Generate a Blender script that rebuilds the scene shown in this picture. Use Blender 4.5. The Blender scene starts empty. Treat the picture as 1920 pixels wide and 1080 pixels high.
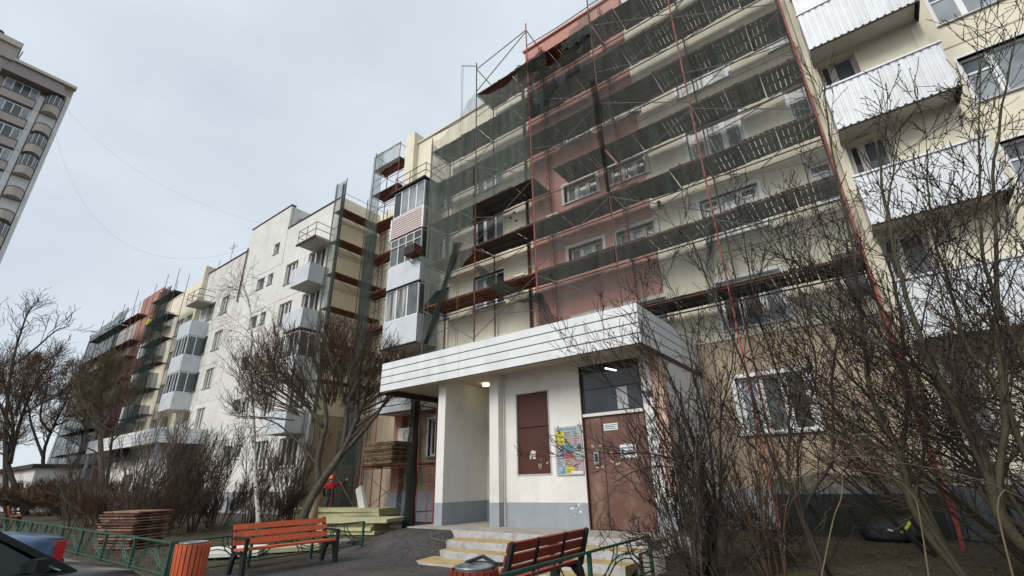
import bpy, math, random
import numpy as np
from mathutils import Vector, Matrix
Rd = math.radians
sc = bpy.context.scene
col = sc.collection

# ------------------------------------------------------------------ camera
F_PX, EYE = 886.5, 1.5
_p, _r, _y = Rd(22.36), Rd(-1.28), Rd(-36.65)
FWD = Vector((math.sin(_y)*math.cos(_p), math.cos(_y)*math.cos(_p), math.sin(_p)))
_rt = Vector((math.cos(_y), -math.sin(_y), 0)); _up = _rt.cross(FWD)
RT = math.cos(_r)*_rt + math.sin(_r)*_up
UP = -math.sin(_r)*_rt + math.cos(_r)*_up
CAM = Vector((0, 0, EYE))
cd = bpy.data.cameras.new('camera'); cam = bpy.data.objects.new('camera', cd); col.objects.link(cam)
cd.sensor_width = 36; cd.lens = F_PX/1920*36; cd.clip_end = 3000; cd.clip_start = .05
cam.matrix_world = Matrix(((RT.x, UP.x, -FWD.x, 0), (RT.y, UP.y, -FWD.y, 0), (RT.z, UP.z, -FWD.z, EYE), (0, 0, 0, 1)))
sc.camera = cam
# ------------------------------------------------------------------ overcast sky
SUN_EL, SUN_AZ = 40, 190        # compass-like angle of the veiled sun, from +Y clockwise
w = bpy.data.worlds.new('World'); sc.world = w; w.use_nodes = True
nt = w.node_tree; nt.nodes.clear()
def wn(t, **k):
    n = nt.nodes.new(t)
    for a, b in k.items(): setattr(n, a, b)
    return n
sky = wn('ShaderNodeTexSky', sky_type='NISHITA', sun_disc=False, sun_elevation=Rd(SUN_EL), sun_rotation=Rd(SUN_AZ))
sky.air_density = 1.0; sky.dust_density = 3.0
bg_sky = wn('ShaderNodeBackground'); bg_sky.inputs[1].default_value = .06
tc = wn('ShaderNodeTexCoord'); mp = wn('ShaderNodeMapping'); mp.inputs['Scale'].default_value = (1, 1, 2.2)
nz = wn('ShaderNodeTexNoise'); nz.inputs['Scale'].default_value = 2.3; nz.inputs['Detail'].default_value = 5; nz.inputs['Roughness'].default_value = .5
cr = wn('ShaderNodeValToRGB')
cr.color_ramp.elements[0].position = .32; cr.color_ramp.elements[0].color = (.525, .592, .655, 1)
cr.color_ramp.elements[1].position = .68; cr.color_ramp.elements[1].color = (.655, .715, .765, 1)
bg_cl = wn('ShaderNodeBackground'); bg_cl.inputs[1].default_value = .75
mx = wn('ShaderNodeMixShader'); mx.inputs[0].default_value = .85
wo = wn('ShaderNodeOutputWorld')
L = nt.links.new
L(sky.outputs[0], bg_sky.inputs[0]); L(tc.outputs['Generated'], mp.inputs[0]); L(mp.outputs[0], nz.inputs['Vector'])
L(nz.outputs[0], cr.inputs[0]); L(cr.outputs[0], bg_cl.inputs[0])
L(bg_sky.outputs[0], mx.inputs[1]); L(bg_cl.outputs[0], mx.inputs[2]); L(mx.outputs[0], wo.inputs[0])
sd = bpy.data.lights.new('sun', 'SUN'); sun = bpy.data.objects.new('sun', sd); col.objects.link(sun)
sd.energy = 1.5; sd.angle = Rd(30); sd.color = (1, .97, .92)
_d = Vector((math.sin(Rd(SUN_AZ))*math.cos(Rd(SUN_EL)), math.cos(Rd(SUN_AZ))*math.cos(Rd(SUN_EL)), math.sin(Rd(SUN_EL))))
sun.rotation_euler = _d.to_track_quat('Z', 'Y').to_euler()
sc.view_settings.view_transform = 'Standard'; sc.view_settings.look = 'None'
sc.view_settings.exposure = .80; sc.view_settings.gamma = 1
try:
    sc.cycles.use_denoising = True; sc.cycles.max_bounces = 6; sc.cycles.transparent_max_bounces = 24
except Exception: pass

# ------------------------------------------------------------------ pixel helpers (a pixel is a direction only)
def ray(u, v): return FWD + RT*((u-960)/F_PX) - UP*((v-540)/F_PX)
def oy(u, v, Y): d = ray(u, v); return CAM + d*(Y/d.y)
def ox(u, v, X): d = ray(u, v); return CAM + d*(X/d.x)
def oz(u, v, z): d = ray(u, v); return CAM + d*((z-EYE)/d.z)
_hn = Vector((FWD.x, FWD.y, 0)).normalized()
def pv(u, v, base):          # vertical plane through base that faces the street corner
    d = ray(u, v); t = (Vector((base[0], base[1], 0)).dot(_hn)) / d.dot(_hn); return CAM + d*t

# ------------------------------------------------------------------ materials
MATS = {}
def M(name, c, rough=.8, var=.18, scale=3., streak=0., dirt=None, metal=0., bump=0., spec=.3, detail=6, fine=0., dlo=.5, dhi=.7):
    m = bpy.data.materials.new(name); m.use_nodes = True; t = m.node_tree; N = t.nodes; K = t.links.new
    b = N['Principled BSDF']; b.inputs['Roughness'].default_value = rough; b.inputs['Metallic'].default_value = metal
    b.inputs['Specular IOR Level'].default_value = spec
    g = N.new('ShaderNodeNewGeometry')
    def noise(s, d=6, st=1.):
        mpn = N.new('ShaderNodeMapping'); mpn.inputs['Scale'].default_value = (s, s, s*st); K(g.outputs['Position'], mpn.inputs[0])
        n = N.new('ShaderNodeTexNoise'); n.inputs['Scale'].default_value = 1; n.inputs['Detail'].default_value = d; n.inputs['Roughness'].default_value = .62
        K(mpn.outputs[0], n.inputs['Vector']); return n
    n1 = noise(scale, detail)
    r = N.new('ShaderNodeMapRange'); r.inputs[1].default_value = .25; r.inputs[2].default_value = .75
    r.inputs[3].default_value = 1-var; r.inputs[4].default_value = 1+var*.6
    K(n1.outputs[0], r.inputs[0])
    mul = N.new('ShaderNodeMixRGB'); mul.blend_type = 'MULTIPLY'; mul.inputs[0].default_value = 1
    mul.inputs[1].default_value = (*c, 1); K(r.outputs[0], mul.inputs[2]); out = mul.outputs[0]
    if fine:
        nf = noise(scale*14, 2); rf = N.new('ShaderNodeMapRange'); rf.inputs[1].default_value = .3; rf.inputs[2].default_value = .7
        rf.inputs[3].default_value = 1-fine; rf.inputs[4].default_value = 1+fine
        K(nf.outputs[0], rf.inputs[0]); m3 = N.new('ShaderNodeMixRGB'); m3.blend_type = 'MULTIPLY'; m3.inputs[0].default_value = 1
        K(out, m3.inputs[1]); K(rf.outputs[0], m3.inputs[2]); out = m3.outputs[0]
    if streak:
        ns = noise(2.6, 5, .07); rs = N.new('ShaderNodeMapRange'); rs.inputs[1].default_value = .5; rs.inputs[2].default_value = .8
        rs.inputs[3].default_value = 0; rs.inputs[4].default_value = streak; K(ns.outputs[0], rs.inputs[0])
        m2 = N.new('ShaderNodeMixRGB'); K(rs.outputs[0], m2.inputs[0]); K(out, m2.inputs[1])
        m2.inputs[2].default_value = (c[0]*.45, c[1]*.43, c[2]*.4, 1); out = m2.outputs[0]
    if dirt:
        nd = noise(dirt[1], 8); rs = N.new('ShaderNodeMapRange'); rs.inputs[1].default_value = dlo; rs.inputs[2].default_value = dhi
        rs.inputs[3].default_value = 0; rs.inputs[4].default_value = dirt[2]; K(nd.outputs[0], rs.inputs[0])
        m2 = N.new('ShaderNodeMixRGB'); K(rs.outputs[0], m2.inputs[0]); K(out, m2.inputs[1])
        m2.inputs[2].default_value = (*dirt[0], 1); out = m2.outputs[0]
    K(out, b.inputs['Base Color'])
    if bump:
        nb = noise(scale*6, 5); bp = N.new('ShaderNodeBump'); bp.inputs['Strength'].default_value = bump; bp.inputs['Distance'].default_value = .03
        K(nb.outputs[0], bp.inputs['Height']); K(bp.outputs[0], b.inputs['Normal'])
    MATS[name] = m; return m
def glass(name, c, curtain=0.):
    m = M(name, c, rough=.08, var=.5, scale=.9, spec=.45, detail=2); b = m.node_tree.nodes['Principled BSDF']
    if curtain:
        t = m.node_tree; N = t.nodes; K = t.links.new; g = N.new('ShaderNodeNewGeometry')
        mpn = N.new('ShaderNodeMapping'); mpn.inputs['Scale'].default_value = (5, 5, .25); K(g.outputs['Position'], mpn.inputs[0])
        n = N.new('ShaderNodeTexNoise'); n.inputs['Scale'].default_value = 1; n.inputs['Detail'].default_value = 3; K(mpn.outputs[0], n.inputs['Vector'])
        r = N.new('ShaderNodeMapRange'); r.inputs[1].default_value = .42; r.inputs[2].default_value = .6; K(n.outputs[0], r.inputs[0])
        mx2 = N.new('ShaderNodeMixRGB'); K(r.outputs[0], mx2.inputs[0]); mx2.inputs[1].default_value = (*c, 1); mx2.inputs[2].default_value = (curtain, curtain*.98, curtain*.93, 1)
        K(mx2.outputs[0], b.inputs['Base Color'])
    return m
def net_mat(name, c, op, sc_=1.2):
    m = bpy.data.materials.new(name); m.use_nodes = True; t = m.node_tree; N = t.nodes; N.clear(); K = t.links.new
    o = N.new('ShaderNodeOutputMaterial'); mx1 = N.new('ShaderNodeMixShader'); tr = N.new('ShaderNodeBsdfTransparent')
    mx2 = N.new('ShaderNodeMixShader'); mx2.inputs[0].default_value = .4
    df = N.new('ShaderNodeBsdfDiffuse'); tl = N.new('ShaderNodeBsdfTranslucent')
    df.inputs[0].default_value = (*c, 1); tl.inputs[0].default_value = (*c, 1)
    g = N.new('ShaderNodeNewGeometry'); mpn = N.new('ShaderNodeMapping'); mpn.inputs['Scale'].default_value = (sc_*3.2, sc_*3.2, sc_*.3); K(g.outputs['Position'], mpn.inputs[0])
    n = N.new('ShaderNodeTexNoise'); n.inputs['Scale'].default_value = 1; n.inputs['Detail'].default_value = 6; n.inputs['Roughness'].default_value = .7; K(mpn.outputs[0], n.inputs['Vector'])
    r = N.new('ShaderNodeMapRange'); r.inputs[1].default_value = .25; r.inputs[2].default_value = .75; r.inputs[3].default_value = op*.45; r.inputs[4].default_value = min(.97, op*1.6)
    K(n.outputs[0], r.inputs[0]); K(r.outputs[0], mx1.inputs[0]); K(df.outputs[0], mx2.inputs[1]); K(tl.outputs[0], mx2.inputs[2])
    K(tr.outputs[0], mx1.inputs[1]); K(mx2.outputs[0], mx1.inputs[2]); K(mx1.outputs[0], o.inputs[0]); MATS[name] = m; return m
def emit(name, c, s):
    m = bpy.data.materials.new(name); m.use_nodes = True; b = m.node_tree.nodes['Principled BSDF']
    b.inputs['Base Color'].default_value = (*c, 1); b.inputs['Emission Color'].default_value = (*c, 1); b.inputs['Emission Strength'].default_value = s
    MATS[name] = m
M('cream', (.78, .725, .575), var=.15, scale=.8, streak=.16, bump=.2, fine=.03, dirt=((.55, .50, .42), .5, .35))
M('beige', (.40, .33, .235), var=.2, scale=.9, streak=.3, bump=.2, fine=.05, dirt=((.28, .24, .18), .7, .5))
M('red_plaster', (.50, .255, .21), var=.17, scale=.7, streak=.22, bump=.2, fine=.03, dirt=((.45, .25, .20), .5, .4))
M('pink_plaster', (.62, .32, .255), var=.12, scale=.8, streak=.1, bump=.1)
M('white_panel', (.70, .69, .66), var=.10, scale=.5, streak=.22, dirt=((.40, .38, .35), 1.1, .25), fine=.04)
M('dirty_panel', (.66, .65, .62), var=.16, scale=.9, streak=.4, dirt=((.30, .27, .24), 2.2, .55), fine=.08)
M('core', (.10, .095, .09)); M('core_light', (.34, .33, .31), var=.3)
M('porch_white', (.74, .72, .68), var=.09, scale=.8, streak=.16, dirt=((.5, .47, .42), 1.1, .32), fine=.035, bump=.12)
M('porch_ceiling', (.56, .49, .40), var=.10, scale=1)
M('porch_grey', (.30, .325, .36), var=.1, scale=1.6, streak=.1, dirt=((.42, .42, .41), 3, .35))
M('fascia', (.74, .75, .76), rough=.42, var=.10, scale=1.6, streak=.28, dirt=((.5, .48, .45), 1.3, .35), fine=.02, bump=.08)
M('concrete', (.36, .335, .30), var=.22, scale=2.5, bump=.5, dirt=((.2, .17, .13), 2.2, .6), fine=.1)
M('step_paint', (.38, .38, .38), var=.16, scale=3, bump=.4, streak=.35, dirt=((.14, .10, .07), 5, .7), fine=.1)
M('step_tile', (.46, .335, .16), var=.25, scale=5, bump=.4, dirt=((.2, .16, .11), 3.5, .75), fine=.15)
M('asphalt', (.060, .056, .055), var=.45, scale=.9, bump=.8, rough=.7, dirt=((.115, .105, .095), .55, .75), fine=.4, streak=.0)
def cracks(m):
    t = m.node_tree; N = t.nodes; K = t.links.new; bs_ = N['Principled BSDF']; src = bs_.inputs['Base Color'].links[0].from_socket
    g = N.new('ShaderNodeNewGeometry'); n = N.new('ShaderNodeTexNoise'); n.inputs['Scale'].default_value = 1.7; n.inputs['Detail'].default_value = 5; K(g.outputs['Position'], n.inputs['Vector'])
    va = N.new('ShaderNodeVectorMath'); va.operation = 'MULTIPLY_ADD'; K(n.outputs['Color'], va.inputs[0]); va.inputs[1].default_value = (.9, .9, 0); K(g.outputs['Position'], va.inputs[2])
    vo = N.new('ShaderNodeTexVoronoi'); vo.feature = 'DISTANCE_TO_EDGE'; vo.inputs['Scale'].default_value = .45; K(va.outputs[0], vo.inputs['Vector'])
    mr = N.new('ShaderNodeMapRange'); mr.inputs[1].default_value = .003; mr.inputs[2].default_value = .012; mr.inputs[3].default_value = .45; mr.inputs[4].default_value = 0; K(vo.outputs['Distance'], mr.inputs[0])
    mx_ = N.new('ShaderNodeMixRGB'); K(mr.outputs[0], mx_.inputs[0]); K(src, mx_.inputs[1]); mx_.inputs[2].default_value = (.018, .016, .015, 1); K(mx_.outputs[0], bs_.inputs['Base Color'])
cracks(MATS['asphalt'])
M('earth', (.062, .047, .034), var=.45, scale=2.2, bump=1., dirt=((.075, .085, .03), .9, .7), fine=.5)
M('kerb', (.17, .16, .145), var=.25, scale=4, bump=.4)
M('brown_door', (.135, .064, .046), rough=.5, var=.15, scale=1.4, dirt=((.34, .235, .19), 1.6, .55), streak=.2, spec=.4)
M('brown_panel', (.075, .026, .017), rough=.55, var=.12, scale=3)
M('scar', (.62, .58, .52)); M('grey_frame', (.45, .46, .47), rough=.5)
M('rust', (.155, .055, .038), rough=.75, var=.45, scale=3, dirt=((.09, .07, .06), 5, .8), fine=.2)
M('red_tube', (.40, .085, .075), rough=.65, var=.35, scale=3, dirt=((.13, .06, .045), 4, .8))
M('grey_tube', (.135, .125, .12), rough=.6, var=.35, scale=3, dirt=((.12, .05, .035), 4, .6))
M('deck_wood', (.088, .090, .088), var=.4, scale=2.5, dirt=((.050, .048, .045), 2, .7), fine=.25)
M('deck_red', (.155, .062, .042), var=.4, scale=2.5, dirt=((.07, .04, .03), 2, .7), fine=.25)
M('deck_brown', (.24, .115, .062), var=.4, scale=2.5, dirt=((.09, .05, .035), 2, .7), fine=.25)
M('raw_wood_dark', (.27, .185, .12), var=.4, scale=5, fine=.2)
M('raw_wood', (.50, .355, .225), var=.4, scale=5, fine=.2, dirt=((.16, .11, .08), 3, .7))
M('red_wood_dark', (.15, .075, .055), var=.4, scale=4)
M('red_wood', (.30, .165, .125), var=.45, scale=4, fine=.2, dirt=((.35, .24, .17), 3, .8))
M('pvc', (.78, .79, .79), rough=.35, var=.04); M('old_frame', (.60, .58, .54), rough=.6, var=.2, scale=6)
M('sill', (.40, .41, .41), rough=.4, metal=.3); M('trim', (.70, .69, .66), var=.06)
glass('glass_dark', (.045, .052, .058)); glass('glass_mid', (.12, .14, .15)); glass('glass_curtain', (.07, .075, .08), .42); glass('glass_pale', (.30, .335, .36))  # mid and pale tones hold the sky's reflection in their base colour
M('sheet_white', (.69, .72, .745), rough=.4, var=.09, scale=1, streak=.3, spec=.5, dirt=((.45, .42, .38), 1.2, .4))
M('panel_blue', (.59, .63, .67), rough=.45, var=.09, scale=1, streak=.3, dirt=((.4, .39, .37), 1.2, .4))
M('siding', (.58, .485, .465), rough=.5, var=.06); M('slab', (.48, .455, .42), var=.2, scale=2, dirt=((.2, .18, .15), 2, .5))
M('soffit', (.62, .585, .53), var=.15, scale=2, dirt=((.4, .36, .3), 2, .4)); M('black_edge', (.025, .022, .02)); M('rail_dark', (.06, .05, .045), rough=.6, var=.3); M('tar', (.07, .06, .055), var=.4, scale=4)  # soffit: pale paint, lightened to stand in for ground bounce light
net_mat('net_light', (.24, .262, .245), .21); net_mat('net_mid', (.12, .145, .136), .48); net_mat('net_dense', (.048, .064, .06), .80, 2.2); net_mat('net_black', (.030, .040, .038), .86, 1.5); net_mat('net_far', (.038, .048, .045), .66, 1.5); net_mat('net_fine', (.26, .295, .275), .35)
M('bench_red', (.60, .125, .048), rough=.5, var=.28, scale=4, spec=.4, fine=.16, dirt=((.30, .10, .06), 6, .55)); M('bench_dark', (.24, .040, .026), rough=.45, var=.18, scale=5, fine=.08)  # bench's back-side shade put into a darker red; bin slats reuse it
M('bench_iron', (.018, .02, .022), rough=.5, var=.2)
M('fence_green', (.026, .098, .066), rough=.5, var=.3, scale=6, dirt=((.05, .06, .05), 8, .5))
M('zinc', (.33, .35, .37), rough=.35, metal=.6, var=.2); M('steel_dark', (.05, .055, .06), rough=.4, metal=.4)
M('wool', (.55, .52, .29), var=.2, scale=5, bump=.5, fine=.12); M('wool_top', (.50, .47, .30), var=.2, scale=4, bump=.4, fine=.1); M('foam', (.72, .71, .65), var=.06, scale=3)
M('bark', (.088, .070, .056), var=.5, scale=7, bump=.8, dirt=((.16, .14, .12), 3, .6)); M('bark_dark', (.042, .034, .028), var=.5, scale=6, bump=.6)
M('bark_green', (.062, .055, .030), var=.45, scale=5, bump=.5, dirt=((.035, .03, .025), 3, .7))
M('bare_wood', (.42, .30, .20), var=.35, scale=6, dirt=((.2, .13, .09), 3, .6))
M('twig_dark', (.042, .031, .025), var=.4, scale=4); M('twig_brown', (.115, .075, .050), var=.4, scale=3); M('twig_olive', (.135, .098, .056), var=.3, scale=3)
M('twig_pale', (.15, .112, .066), var=.3, scale=6); M('twig_grey', (.112, .088, .068), var=.4, scale=4)
M('birch_bark', (.62, .585, .53), var=.12, scale=3, dirt=((.05, .045, .04), 9, .95), dlo=.54, dhi=.6)
M('taupe', (.45, .405, .365), var=.08, scale=.5, streak=.08); M('tower_white', (.70, .70, .69), var=.06, scale=.4, streak=.1); M('tower_brown', (.20, .165, .162), rough=.5, var=.12)
M('tower_cream', (.62, .56, .44), var=.06); M('black_paint', (.016, .018, .022), rough=.18, spec=.6, var=.1); M('blue_paint', (.055, .115, .20), rough=.25, spec=.6, var=.1)
M('car_glass', (.05, .06, .062), rough=.05, spec=.7, var=.1); M('tyre', (.02, .02, .02), rough=.9); M('tail_red', (.45, .012, .016), rough=.2, spec=.6)
M('lamp_glass', (.7, .72, .75), rough=.15, spec=.6); M('bag', (.012, .013, .014), rough=.35, spec=.5, bump=.6, scale=5)
M('hivis', (.70, .80, .06), var=.1); M('jacket_red', (.55, .028, .035), var=.2, scale=8); M('cloth_dark', (.022, .024, .028), var=.3, scale=8)
M('skin', (.50, .32, .24)); M('helmet', (.80, .15, .04), rough=.35); M('glove', (.62, .60, .56)); M('cloth_grey', (.12, .13, .13), var=.3, scale=8)
M('paper_white', (.70, .70, .68), var=.1, scale=9); M('ink', (.12, .13, .15), var=.3, scale=20)
for k_, c_ in dict(paper_yellow=(.68, .58, .04), paper_blue=(.10, .30, .45), paper_dark=(.09, .11, .14), paper_grey=(.38, .40, .42), paper_red=(.45, .10, .09), paper_pink=(.52, .34, .38), paper_tan=(.42, .33, .24), paper_teal=(.08, .35, .42)).items(): M(k_, c_, var=.5, scale=16, detail=4)
M('peach_paint', (.64, .43, .34), var=.15, scale=2, streak=.15); M('orange_paint', (.40, .20, .145), var=.1, scale=2); M('white_plastic', (.62, .62, .59), rough=.4, var=.1, scale=3); M('dark_grille', (.04, .04, .045))
M('dry_leaf', (.14, .095, .055), var=.5, scale=8); M('blade', (.10, .12, .035), var=.5, scale=5); M('wire', (.36, .40, .44))
emit('lamp_warm', (1, .86, .45), 2.2); emit('reflection_glow', (.85, .95, 1), 3.)  # the second glow only paints a lamp reflection on the transom glass

# ------------------------------------------------------------------ mesh builder
WM = {}
def prop(o, label=None, cat=None, group=None, kind=None):
    if label: o['label'] = label
    if cat: o['category'] = cat
    if group: o['group'] = group
    if kind: o['kind'] = kind
    return o
def thing(name, label, cat, loc=(0, 0, 0), rz=0., group=None):
    o = bpy.data.objects.new(name, None); col.objects.link(o); o.empty_display_size = .2
    o.location = loc; o.rotation_euler = (0, 0, rz)
    WM[o.name] = Matrix.Translation(Vector(loc)) @ Matrix.Rotation(rz, 4, 'Z')
    return prop(o, label, cat, group)
def link(name, me, parent=None, loc=(0, 0, 0), rz=0.):
    o = bpy.data.objects.new(name, me); col.objects.link(o); o.location = loc
    if rz: o.rotation_euler = (0, 0, rz)
    if parent is not None: o.parent = parent
    WM[o.name] = (WM.get(parent.name, Matrix.Identity(4)) if parent is not None else Matrix.Identity(4)) @ Matrix.Translation(Vector(loc)) @ Matrix.Rotation(rz, 4, 'Z')
    return o
class MB:
    def __init__(s): s.v = []; s.f = []
    def add(s, vs, fs):
        n = len(s.v); s.v += [tuple(q) for q in vs]; s.f += [tuple(i+n for i in q) for q in fs]; return s
    def box(s, x0, x1, y0, y1, z0, z1):
        return s.add([(x0, y0, z0), (x1, y0, z0), (x1, y1, z0), (x0, y1, z0), (x0, y0, z1), (x1, y0, z1), (x1, y1, z1), (x0, y1, z1)],
                     [(0, 3, 2, 1), (4, 5, 6, 7), (0, 1, 5, 4), (1, 2, 6, 5), (2, 3, 7, 6), (3, 0, 4, 7)])
    def bar(s, a, b, wd, ht, up=(0, 0, 1)):
        a = Vector(a); b = Vector(b); d = (b-a).normalized(); u = Vector(up)
        if abs(d.dot(u)) > .98: u = Vector((1, 0, 0))
        sd_ = d.cross(u).normalized()*(wd/2); u2 = sd_.cross(d).normalized()*(ht/2)
        vs = [a-sd_-u2, a+sd_-u2, a+sd_+u2, a-sd_+u2, b-sd_-u2, b+sd_-u2, b+sd_+u2, b-sd_+u2]
        return s.add(vs, [(0, 1, 2, 3), (7, 6, 5, 4), (0, 4, 5, 1), (1, 5, 6, 2), (2, 6, 7, 3), (3, 7, 4, 0)])
    def tube(s, pts, rad, n=6, cap=True):
        P = [Vector(q) for q in pts]; k = len(P)
        if not hasattr(rad, '__len__'): rad = [rad]*k
        base = len(s.v); u = None
        for i in range(k):
            t = (P[min(i+1, k-1)]-P[max(i-1, 0)])
            t = t.normalized() if t.length > 1e-9 else Vector((0, 0, 1))
            if u is None: u = t.orthogonal().normalized()
            else:
                u = u - t*u.dot(t); u = u.normalized() if u.length > 1e-6 else t.orthogonal().normalized()
            w_ = t.cross(u); p = P[i]; r = rad[i]
            for j in range(n):
                a = 2*math.pi*j/n; ca = math.cos(a)*r; sa = math.sin(a)*r
                s.v.append((p.x+u.x*ca+w_.x*sa, p.y+u.y*ca+w_.y*sa, p.z+u.z*ca+w_.z*sa))
        for i in range(k-1):
            for j in range(n):
                a = base+i*n+j; b = base+i*n+(j+1) % n; s.f.append((a, b, b+n, a+n))
        if cap and n > 3:
            s.f.append(tuple(base+j for j in range(n-1, -1, -1))); s.f.append(tuple(base+(k-1)*n+j for j in range(n)))
        return s
    def lathe(s, prof, n=20, c=(0, 0, 0)):
        b = len(s.v); k = len(prof)
        for r, z in prof:
            for j in range(n):
                a = 2*math.pi*j/n; s.v.append((c[0]+r*math.cos(a), c[1]+r*math.sin(a), c[2]+z))
        for i in range(k-1):
            for j in range(n):
                q = b+i*n+j; e = b+i*n+(j+1) % n; s.f.append((q, e, e+n, q+n))
        return s
    def prism(s, poly, y0, y1):          # polygon in xz, extruded in y
        n = len(poly); vs = [(x, y0, z) for x, z in poly]+[(x, y1, z) for x, z in poly]
        return s.add(vs, [tuple(range(n)), tuple(range(2*n-1, n-1, -1))]+[(i, i+n, (i+1) % n+n, (i+1) % n) for i in range(n)])
    def mesh(s, name, mat, smooth=False, off=None):
        me = bpy.data.meshes.new(name)
        v = np.array(s.v, dtype=np.float32)
        if off is not None: v = v-np.array(off, dtype=np.float32)
        me.from_pydata(v.tolist(), [], s.f); me.materials.append(MATS[mat])
        if smooth: me.polygons.foreach_set('use_smooth', [True]*len(me.polygons))
        me.update(); return me
    def build(s, name, mat, parent=None, smooth=False, local=False, kind=None):
        off = None
        if parent is not None and not local: off = tuple(WM[parent.name].translation)   # only for unrotated parents
        o = link(name, s.mesh(name, mat, smooth, off), parent)
        if kind: o['kind'] = kind
        return o
def dup(root, loc, rz, label=None, group=None):
    r = root.copy(); col.objects.link(r); r.location = loc; r.rotation_euler = (0, 0, rz)
    if label: r['label'] = label
    if group: r['group'] = group
    for ch in list(root.children):
        c = ch.copy(); col.objects.link(c); c.parent = r
        for g in list(ch.children):
            d = g.copy(); col.objects.link(d); d.parent = c
    return r
rnd = random.Random(7)

# ------------------------------------------------------------------ ground
def smooth(a, b, x):
    t = min(1, max(0, (x-a)/(b-a))); return t*t*(3-2*t)
def fbm(x, y):
    return (math.sin(x*1.7+y*.9)*math.cos(y*1.3-x*.6) + .5*math.sin(x*3.9-y*2.7+1)*math.cos(y*4.3+x*1.1) + .3*math.sin(x*8.3+y*7.1))/1.8
PATH_L = [(3.7, -10.75), (6.6, -10.75), (8.0, -11.35), (9.3, -12.3), (9.9, -12.2), (10.5, -11.0)]
def path_left(y):
    for (y0, x0), (y1, x1) in zip(PATH_L, PATH_L[1:]):
        if y0 <= y <= y1: return x0+(x1-x0)*(y-y0)/(y1-y0)
    return None
def asph_d(x, y):              # >0 inside the paved area (metres, rough)
    d = 3.75-y
    pl = path_left(y)
    if pl is not None:
        d = max(d, min(x-pl, -3.72-x, 10.3-y))
    return d
def earth_h(x, y):
    lawn = .07 + .10*smooth(7, 12.5, y) + .035*fbm(x*.8, y*.8)+.015*fbm(x*3, y*3)
    if x > -3.9: lawn += .10*smooth(8.5, 12, y)
    if x < -12: lawn += .05*smooth(-12, -22, x)
    d = asph_d(x, y)
    if x > -11.4 and x < -3.75 and y > 9.3: return -.06
    t = smooth(-.25, .10, d)
    return lawn*(1-t) - .06*t
def nonuni(a, b, s, far): 
    L_ = list(np.arange(a, b+1e-6, s)); return [-far, -far*.4, a-60, a-20, a-6]+L_+[b+6, b+20, b+60, far*.4, far]
xs = nonuni(-34, 8, .3, 900); ys = nonuni(3.0, 15, .25, 900)
b = MB(); nx = len(xs)
for y in ys:
    for x in xs: b.v.append((x, y, earth_h(x, y) if abs(x) < 120 and -60 < y < 60 else -.06))
for j in range(len(ys)-1):
    for i in range(nx-1):
        q = j*nx+i; b.f.append((q, q+1, q+nx+1, q+nx))
prop(b.build('ground', 'earth', smooth=True), kind='structure')
def ramp(x, y):
    return .415*smooth(7.75, 9.55, y)*smooth(-8.55, -9.35, x)*smooth(-12.3, -10.9, x) + .012*fbm(x*1.1, y*1.3)*.5
b = MB(); xs2 = np.arange(-12.8, -3.4, .2); ys2 = np.arange(3.6, 10.45, .15); nx = len(xs2)
for y in ys2:
    for x in xs2: b.v.append((x, y, .004+ramp(x, y)))
for j in range(len(ys2)-1):
    for i in range(nx-1):
        if asph_d(xs2[i]+.1, ys2[j]+.07) > -.35:
            q = j*nx+i; b.f.append((q, q+1, q+nx+1, q+nx))
prop(b.build('path', 'asphalt', smooth=True), kind='structure')
b = MB(); b.add([(-120, -14, 0), (60, -14, 0), (60, 3.75, 0), (-120, 3.75, 0)], [(0, 1, 2, 3)])
prop(b.build('road', 'asphalt'), kind='structure')
kr = prop(link('kerb', None), kind='structure')
km = MB().box(-.49, .49, 3.72, 3.84, -.1, .055).mesh('kerb_stone', 'kerb')
for i in range(26):
    x = -11.5-i
    link('kerb_stone', km, kr, (x, rnd.uniform(-.01, .01), rnd.uniform(-.012, .01)))
for i in range(6): link('kerb_stone', km, kr, (-3+i, rnd.uniform(-.01, .01), rnd.uniform(-.012, .01)))

# ------------------------------------------------------------------ facade helpers
YF = 14.2                        # plane of the long facade
WT = [4.03+2.87*k for k in range(5)]   # window heads, storey by storey
def holes_wall(x0, x1, z0, z1, holes, y, depth=.26, skirt=True):
    b = MB()
    X = sorted({x0, x1, *[h[0] for h in holes], *[h[1] for h in holes]}); Z = sorted({z0, z1, *[h[2] for h in holes], *[h[3] for h in holes]})
    X = [q for q in X if x0 <= q <= x1]; Z = [q for q in Z if z0 <= q <= z1]
    for i in range(len(X)-1):
        for j in range(len(Z)-1):
            cx, cz = (X[i]+X[i+1])/2, (Z[j]+Z[j+1])/2
            if any(h[0] < cx < h[1] and h[2] < cz < h[3] for h in holes): continue
            b.add([(X[i], y, Z[j]), (X[i+1], y, Z[j]), (X[i+1], y, Z[j+1]), (X[i], y, Z[j+1])], [(0, 1, 2, 3)])
    def rim(a, c, e, g, s):
        q = [(a, y, e), (c, y, e), (c, y, g), (a, y, g), (a, y+depth, e), (c, y+depth, e), (c, y+depth, g), (a, y+depth, g)]
        b.add(q, [(0, 4, 5, 1), (1, 5, 6, 2), (2, 6, 7, 3), (3, 7, 4, 0)] if s else [(0, 1, 5, 4), (1, 2, 6, 5), (2, 3, 7, 6), (3, 0, 4, 7)])
    for h in holes: rim(*h, False)
    if skirt: rim(x0, x1, z0, z1, True)
    return b
_wc = {}
GV = ['glass_dark', 'glass_mid', 'glass_curtain', 'glass_dark', 'glass_pale', 'glass_mid']
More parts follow.
